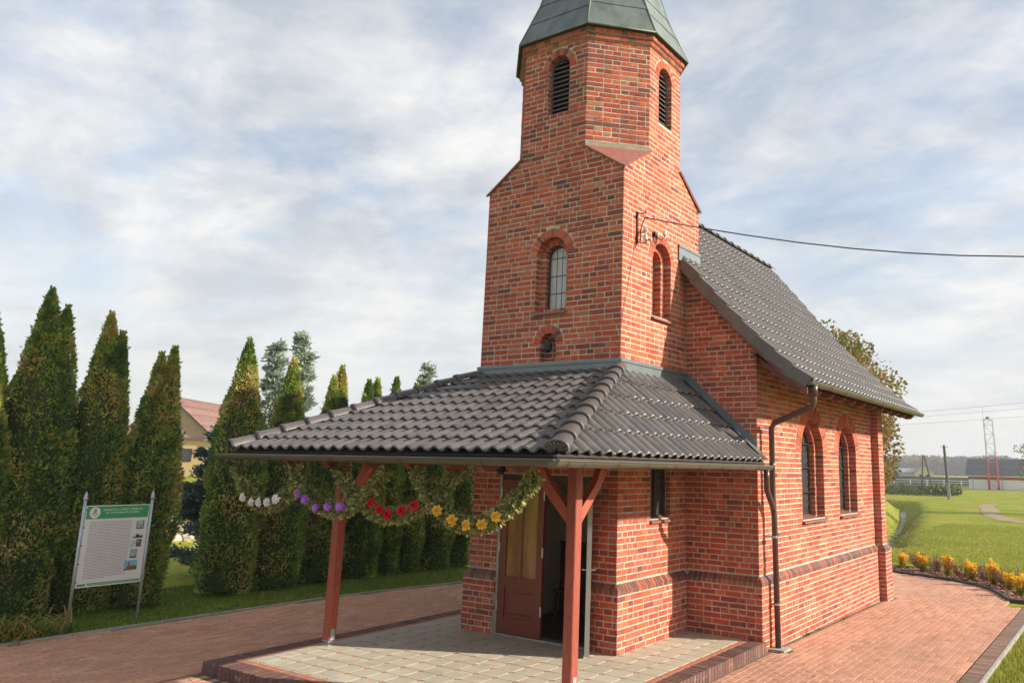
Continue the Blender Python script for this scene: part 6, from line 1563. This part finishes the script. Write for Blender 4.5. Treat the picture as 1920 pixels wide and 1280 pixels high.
for r in range(16):
    f0 = r / 16; f1 = (r + 1.1) / 16; a0, z0_ = 3.65 - 4.1 * f0, 5.95 - 3.5 * f0; a1, z1_ = 3.65 - 4.1 * f1, 5.95 - 3.5 * f1
    mb = MB(); mb.col = jit(random.choice([(0.185, 0.10, 0.085), (0.21, 0.12, 0.10), (0.165, 0.09, 0.078)]), .1); mb.prism([(a0, z0_ + .01), (a1, z1_ + .06), (a1, z1_ + .01), (a0, z0_)], lambda a, b, d: HT(a, d, b), -.30, 14.2); mb.build('tile_course', M['redtile'], roof_h)
def far_window(par, T, a0, a1, z0, z1, name='window', fm='white'):
    mb = MB(); th = .07
    for q in ((a0, a1, z0, z0 + th), (a0, a1, z1 - th, z1), (a0, a0 + th, z0 + th, z1 - th), (a1 - th, a1, z0 + th, z1 - th)): mb.box((q[0], -.03, q[2]), (q[1], .0, q[3]), T=T)
    w = mb.build(name, M[fm], par); mb = MB(); mb.quad(*[T(a, -.006, z) for a, z in ((a0, z0), (a1, z0), (a1, z1), (a0, z1))]); mb.build('pane', M['darkglass'], w)
far_window(hs, HT, 1.55, 3.2, .85, 1.85, fm='dark_frame'); far_window(hs, HT, 4.8, 6.2, .85, 1.85, fm='dark_frame')

# right: striped outbuilding, mast, poles, fences, hedges, houses, woods
sb = thing('striped_building', 'low white building with a red stripe and dark roof beyond the lawn', 'building', (-11, 129, -.3))
SO = Vector((-15.5, 129.3, -.33)); sr = Vector((1, .02, 0)).normalized(); sd_ = Vector((-.02, 1, 0))
def ST(a, d, z): return SO + sr * a + sd_ * d + Vector((0, 0, z))
mb = MB(); mb.box((0, 0, 0), (9.6, 6, 2.3), T=ST); mb.build('wall', M['render_w'], sb)
mb = MB(); mb.box((-.01, -.02, 1.55), (9.62, .0, 1.95), T=ST); mb.build('red_stripe', M['redpaint'], sb)
for a in (.55, 8.45, 4.8): mb = MB(); mb.box((a, -.05, 0), (a + .12, 0.0, 2.3), T=ST); mb.build('rainwater_pipe', M['galv'], sb)
mb = MB(); mb.box((-.3, -.25, 2.22), (9.9, -.05, 2.42), T=ST); mb.build('gutter', M['galv'], sb)
mb = MB(); mb.col = (0.075, 0.08, 0.09); mb.prism([(-.4, 2.35), (3.1, 4.80), (3.1, 4.72), (-.3, 2.27)], lambda a, b, d: ST(d, a, b), -.35, 9.95); rs_ = mb.build('roof', M['darkroof'], sb)
mb = MB(); mb.prism([(0, 2.3), (6.2, 2.3), (3.1, 4.7)], lambda a, b, d: ST(d, a, b), 0, 9.6); mb.build('gable', M['render_w'], sb)
for r in range(10):
    mb = MB(); f = r / 10; mb.col = jit((0.085, 0.09, 0.10), .1); mb.prism([(-.4 + 3.5 * f, 2.38 + 2.45 * f), (-.4 + 3.5 * (f + .1), 2.36 + 2.45 * (f + .1)), (-.4 + 3.5 * f, 2.31 + 2.45 * f)], lambda a, b, d: ST(d, a, b), -.36, 9.96); mb.build('roof_course', M['darkroof'], rs_)
ms = thing('lattice_mast', 'red and grey lattice mast standing before the striped building', 'mast', (-11.7, 127.3, -.3))
legs = [((-12.35, 127.3), (-12.5, 127.6)), ((-11.0, 127.3), (-11.25, 127.6)), ((-12.35, 128.5), (-12.5, 128.2)), ((-11.0, 128.5), (-11.25, 128.2))]
for (b0, t0) in legs:
    a = Vector((*b0, -.35)); b = Vector((*t0, 10.5)); c = a.lerp(b, .47)
    mb = MB(); mb.tube([a, c], .10, 6); mb.build('lower_leg', M['redpaint'], ms); mb = MB(); mb.tube([c, b], .07, 6); mb.build('upper_leg', M['galv'], ms)
mb = MB(); mbr = MB()
for k in range(8):
    f0, f1 = k / 7.6, min((k + 1) / 7.6, 1); tgt = mbr if f1 < .5 else mb
    A = Vector((-12.35, 127.3, -.35)).lerp(Vector((-12.5, 127.6, 10.5)), f0); B = Vector((-11.0, 127.3, -.35)).lerp(Vector((-11.25, 127.6, 10.5)), f0); A1 = Vector((-12.35, 127.3, -.35)).lerp(Vector((-12.5, 127.6, 10.5)), f1); B1 = Vector((-11.0, 127.3, -.35)).lerp(Vector((-11.25, 127.6, 10.5)), f1)
    tgt.tube([A, B], .04, 4, False); tgt.tube([A, B1] if k % 2 else [B, A1], .04, 4, False)
mb.tube([(-12.5, 127.6, 10.5), (-11.25, 127.6, 10.5)], .06, 5); mb.tube([(-12.5, 127.6, 10.4), (-12.5, 127.6, 12.6)], .03, 4); mb.build('upper_bracing', M['galv'], ms); mbr.build('lower_bracing', M['redpaint'], ms)
mb = MB(); mb.blob((-11.9, 127.6, 10.8), .28, 8, 5, .1, 1.1, 1, .6); mb.build('siren', M['redpaint'], ms)
def pole(x, y, zt, r, label, tilt=0):
    t = thing('utility_pole', label, 'utility pole', (x, y, terrain(x, y)), None); mb = MB(); zb = terrain(x, y); mb.tube([(x, y, zb - .3), (x + tilt, y, zt)], [r, r * .72], 9); mb.build('shaft', M['oldpole'], t)
    mb = MB(); mb.box((x - .14, y - .2, zb - .2), (x + .14, y - .1, zb + 1.6)); mb.build('concrete_foot', M['conckerb'], t)
    mb = MB()
    for dx in (-.3, .3): mb.tube([(x + tilt, y, zt - .25), (x + tilt + dx, y, zt - .2), (x + tilt + dx, y, zt - .05)], .018, 5)
    mb.build('insulator_arm', M['iron'], t); return t
pole(-9.2, 75.6, 4.9, .17, 'leaning grey utility pole standing alone on the lawn', -.2)
pole(-.8, 140, 9.4, .15, 'distant utility pole behind the right end of the striped building')
ap = thing('a_frame_pole', 'distant A-shaped double pole before the cream house', 'utility pole', (-17.5, 106.3, -.3)); mb = MB()
mb.tube([(-18.0, 106.3, -.4), (-17.62, 106.3, 4.5)], .11, 7); mb.build('leg', M['oldpole'], ap); mb = MB(); mb.tube([(-16.6, 106.9, -.4), (-17.5, 106.5, 4.5)], .11, 7); mb.build('leg', M['oldpole'], ap); mb = MB(); mb.tube([(-17.85, 106.3, 1.6), (-17.05, 106.7, 1.6)], .06, 6); mb.build('crosspiece', M['oldpole'], ap)
wires = thing('power_lines', 'thin power lines crossing the sky over the far field', 'cables', (-10, 60, 8))
for (za, zb_, yy) in ((7.35, 9.3, 60), (7.1, 8.8, 60.6), (6.65, 8.15, 61.2)):
    mb = MB(); mb.tube([Vector((-40, yy + 8, za - .9)).lerp(Vector((30, yy - 8, zb_ + .8)), i / 14) - Vector((0, 0, .9 * (1 - (2 * i / 14 - 1) ** 2))) for i in range(15)], .010, 4, False); mb.build('wire', M['cable'], wires)
# cream house with grey roof
ch = thing('cream_house', 'small cream gabled house with a pale roof in the distance', 'house', (-41, 221, -.3))
CO = Vector((-43.2, 221, -.33))
def CT(a, d, z): return CO + Vector((.98, .2, 0)) * a + Vector((-.2, .98, 0)) * d + Vector((0, 0, z))
mb = MB(); mb.prism([(0, 0), (4.9, 0), (4.9, 2.3), (2.3, 4.4), (0, 2.3)], lambda a, b, d: CT(a, d, b), 0, 7); mb.build('wall', M['render_c'], ch)
mb = MB(); mb.prism([(-.5, 2.0), (2.3, 4.5), (2.3, 4.6), (-.6, 2.08)], lambda a, b, d: CT(a, d, b), -.3, 7.3); mb.prism([(5.3, 2.0), (2.3, 4.5), (2.3, 4.6), (5.4, 2.08)], lambda a, b, d: CT(a, d, b), -.3, 7.3); mb.build('roof', M['greyroof'], ch)
far_window(ch, CT, 1.2, 2.2, .9, 1.9); far_window(ch, CT, 3.0, 4.0, .9, 1.9)
lh = thing('pale_bungalow', 'low pale house left of the cream house, partly behind the oak', 'house', (-52, 225, -.3)); LO = Vector((-56, 225, -.33))
def LT(a, d, z): return LO + Vector((1, 0, 0)) * a + Vector((0, 1, 0)) * d + Vector((0, 0, z))
mb = MB(); mb.box((0, 0, 0), (12.0, 6, 2.2), T=LT); mb.build('wall', M['render_c'], lh); mb = MB(); mb.prism([(-.4, 2.2), (6.4, 2.2), (3, 3.4)], lambda a, b, d: LT(d, a, b), -.3, 12.3); mb.build('roof', M['greyroof'], lh); far_window(lh, LT, 2, 3, .8, 1.7); far_window(lh, LT, 6, 7, .8, 1.7)
# roadside guard rail and dark hedge
rl_ = thing('road_railing', 'pale railing along the far road', 'railing', (-20, 150, -.3)); mb = MB(); mb.box((-75, 150, .62), (-16.0, 150.05, .74)); mb.box((-75, 150, .22), (-16.0, 150.05, .30)); mb.build('rail', M['render_w'], rl_)
for k in range(20): mb = MB(); mb.box((-74 + k * 3.0, 149.93, -.4), (-73.85 + k * 3.0, 150, .80)); mb.build('railing_post', M['render_w'], rl_)
df = thing('plank_fence', 'grey plank fence before the cream house and the woods', 'fence', (-26, 160, -.3))
for k in range(60): mb = MB(); mb.box((-38.5 + k * .42, 160, -.4), (-38.12 + k * .42, 160.04, 1.25 + random.uniform(-.03, .03))); mb.build('plank', M['oldpole'], df)
def mass(name, label, pts_fn, n, size, pal, cat, kind='stuff'):
    P = np.array([pts_fn() for _ in range(n)]); pal = np.array(pal); big = np.array([mnoise.noise(Vector((p[0] * .12 / size * .5, p[1] * .05, p[2] * .12 / size * .5))) for p in P]); k = np.clip((.5 + big + np.random.normal(0, .16, n)) * len(pal), 0, len(pal) - 1).astype(int)
    o = put(name, sprays(P, rand_unit(n), size, pal[k] * np.random.uniform(.75, 1.25, (n, 1)), name, up=.2, aspect=.8)); tag(o, label, cat, kind=kind)
def fr_pts():
    x = random.uniform(-230, 60); cl = 13.0 + 3.2 * mnoise.noise(Vector((x * .05, 0, 0))) + 2.0 * mnoise.noise(Vector((x * .2, 3, 0))); z = random.random() ** .7 * cl; return (x, 590 + random.uniform(0, 30) + (1 - z / 16) * -6, z - .3)
mass('woods', 'hazy autumn woods along the horizon', fr_pts, 26000, 1.5, [(0.08, 0.09, 0.035), (0.12, 0.10, 0.035), (0.24, 0.13, 0.04), (0.32, 0.15, 0.05), (0.15, 0.13, 0.05)], 'woods')
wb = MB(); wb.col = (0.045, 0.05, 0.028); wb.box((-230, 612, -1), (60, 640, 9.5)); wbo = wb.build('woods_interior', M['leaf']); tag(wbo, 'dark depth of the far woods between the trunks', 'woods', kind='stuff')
mass('reed_bank', 'band of dark weeds and low scrub along the far ditch bank', lambda: (random.uniform(-60, -10.5), random.uniform(84, 92), -.3 + random.random() ** 1.3 * .95), 15000, .24, [(0.03, 0.05, 0.012), (0.05, 0.075, 0.018), (0.09, 0.11, 0.03)], 'scrub')
def ditch_pt():
    i = random.randrange(5); a, b = DITCH[i], DITCH[i + 1]; f = random.random(); x, y = a[0] + (b[0] - a[0]) * f + random.gauss(0, .55), a[1] + (b[1] - a[1]) * f + random.gauss(0, .3); return (x, y, terrain(x, y) + random.uniform(-.03, .05))
mass('ditch_weeds', 'dry weeds on the banks of the ditch', ditch_pt, 3500, .06, [(0.32, 0.24, 0.12), (0.42, 0.32, 0.16), (0.30, 0.28, 0.08), (0.24, 0.16, 0.09)], 'weeds')
for i, (x, y, r0, lab) in enumerate([(-48.5, 205, 2.0, 'round dark shrub left of the cream house'), (-45.8, 206, 1.7, 'smaller dark shrub against the cream house wall'), (-52.5, 204, 1.4, 'pointed dark shrub by the pale bungalow')]):
    t = thing('far_shrub', lab, 'shrub', (x, y, -.3), 'dark shrubs by the far houses'); n_ = 900; u = rand_unit(n_); P = u * r0 * np.random.uniform(.6, 1, (n_, 1)) * np.array([1, 1, .8]) + np.array([x, y, r0 * .7]); put('crown', sprays(P, u, .4, np.array([(0.02, 0.035, 0.015)]) * np.random.uniform(.7, 1.4, (n_, 1)), 'crown'), t); mb = MB(); mb.tube([(x, y, -.4), (x, y, r0)], .1, 6); mb.build('trunk', M['bark'], t)
# bare earth path on the lawn
pp = [(-4.3, 66), (-4.0, 61), (-2.9, 55), (-2.2, 50), (-1.5, 46), (-.3, 42), (1.6, 39.4), (4.5, 37.2), (8, 36)]
a_ = offset_curve(pp, -.6); b_ = offset_curve(pp, .6); mb = MB(); mb.col = (1, 1, 1)
for i in range(len(pp) - 1): mb.quad(*[(p[0], p[1], terrain(*p) - .012) for p in (a_[i], a_[i + 1], b_[i + 1], b_[i])])
mb.build('footpath', surf('bare_earth', color=(0.26, 0.20, 0.10), rough=.95, noise=.3, nscale=2), None, kind='structure')
# ditch water/mud
mb = MB(); mb.col = (1, 1, 1); dd = DITCH[:6]; a_ = offset_curve(dd, -.42); b_ = offset_curve(dd, .42)
for i in range(len(dd) - 1): mb.quad(*[(p[0], p[1], terrain(*dd[i if q in (0, 3) else i + 1]) + .05) for q, p in enumerate((a_[i], a_[i + 1], b_[i + 1], b_[i]))])
mb.build('ditch_bed', surf('wet_mud', color=(0.12, 0.09, 0.06), rough=.35, noise=.4, nscale=3), None, kind='structure')
mb = MB(); mb.col = (1, 1, 1); mb.quad((-120, 146, -.30), (60, 146, -.30), (60, 152, -.30), (-120, 152, -.30)); mb.build('road', surf('asphalt', color=(0.06, 0.06, 0.062), rough=.9, noise=.1), None, kind='structure')

# ================================================================== AIR
hzm = bpy.data.materials.new('air'); hzm.use_nodes = True; hn = hzm.node_tree.nodes; hl_ = hzm.node_tree.links; hn.remove(hn['Principled BSDF'])
pvn = hn.new('ShaderNodeVolumePrincipled'); pvn.inputs['Density'].default_value = 0.0006; pvn.inputs['Color'].default_value = (0.78, 0.84, 0.92, 1); pvn.inputs['Anisotropy'].default_value = 0.2; hl_.new(pvn.outputs[0], hn['Material Output'].inputs['Volume'])
USE_HAZE = True
if USE_HAZE:
    mb = MB(); mb.box((-1000, -150, -3.0), (1000, 1700, 30)); h_ = mb.build('haze', hzm, None, kind='stuff'); h_['label'] = 'thin pale autumn haze over the fields'; h_['category'] = 'haze'
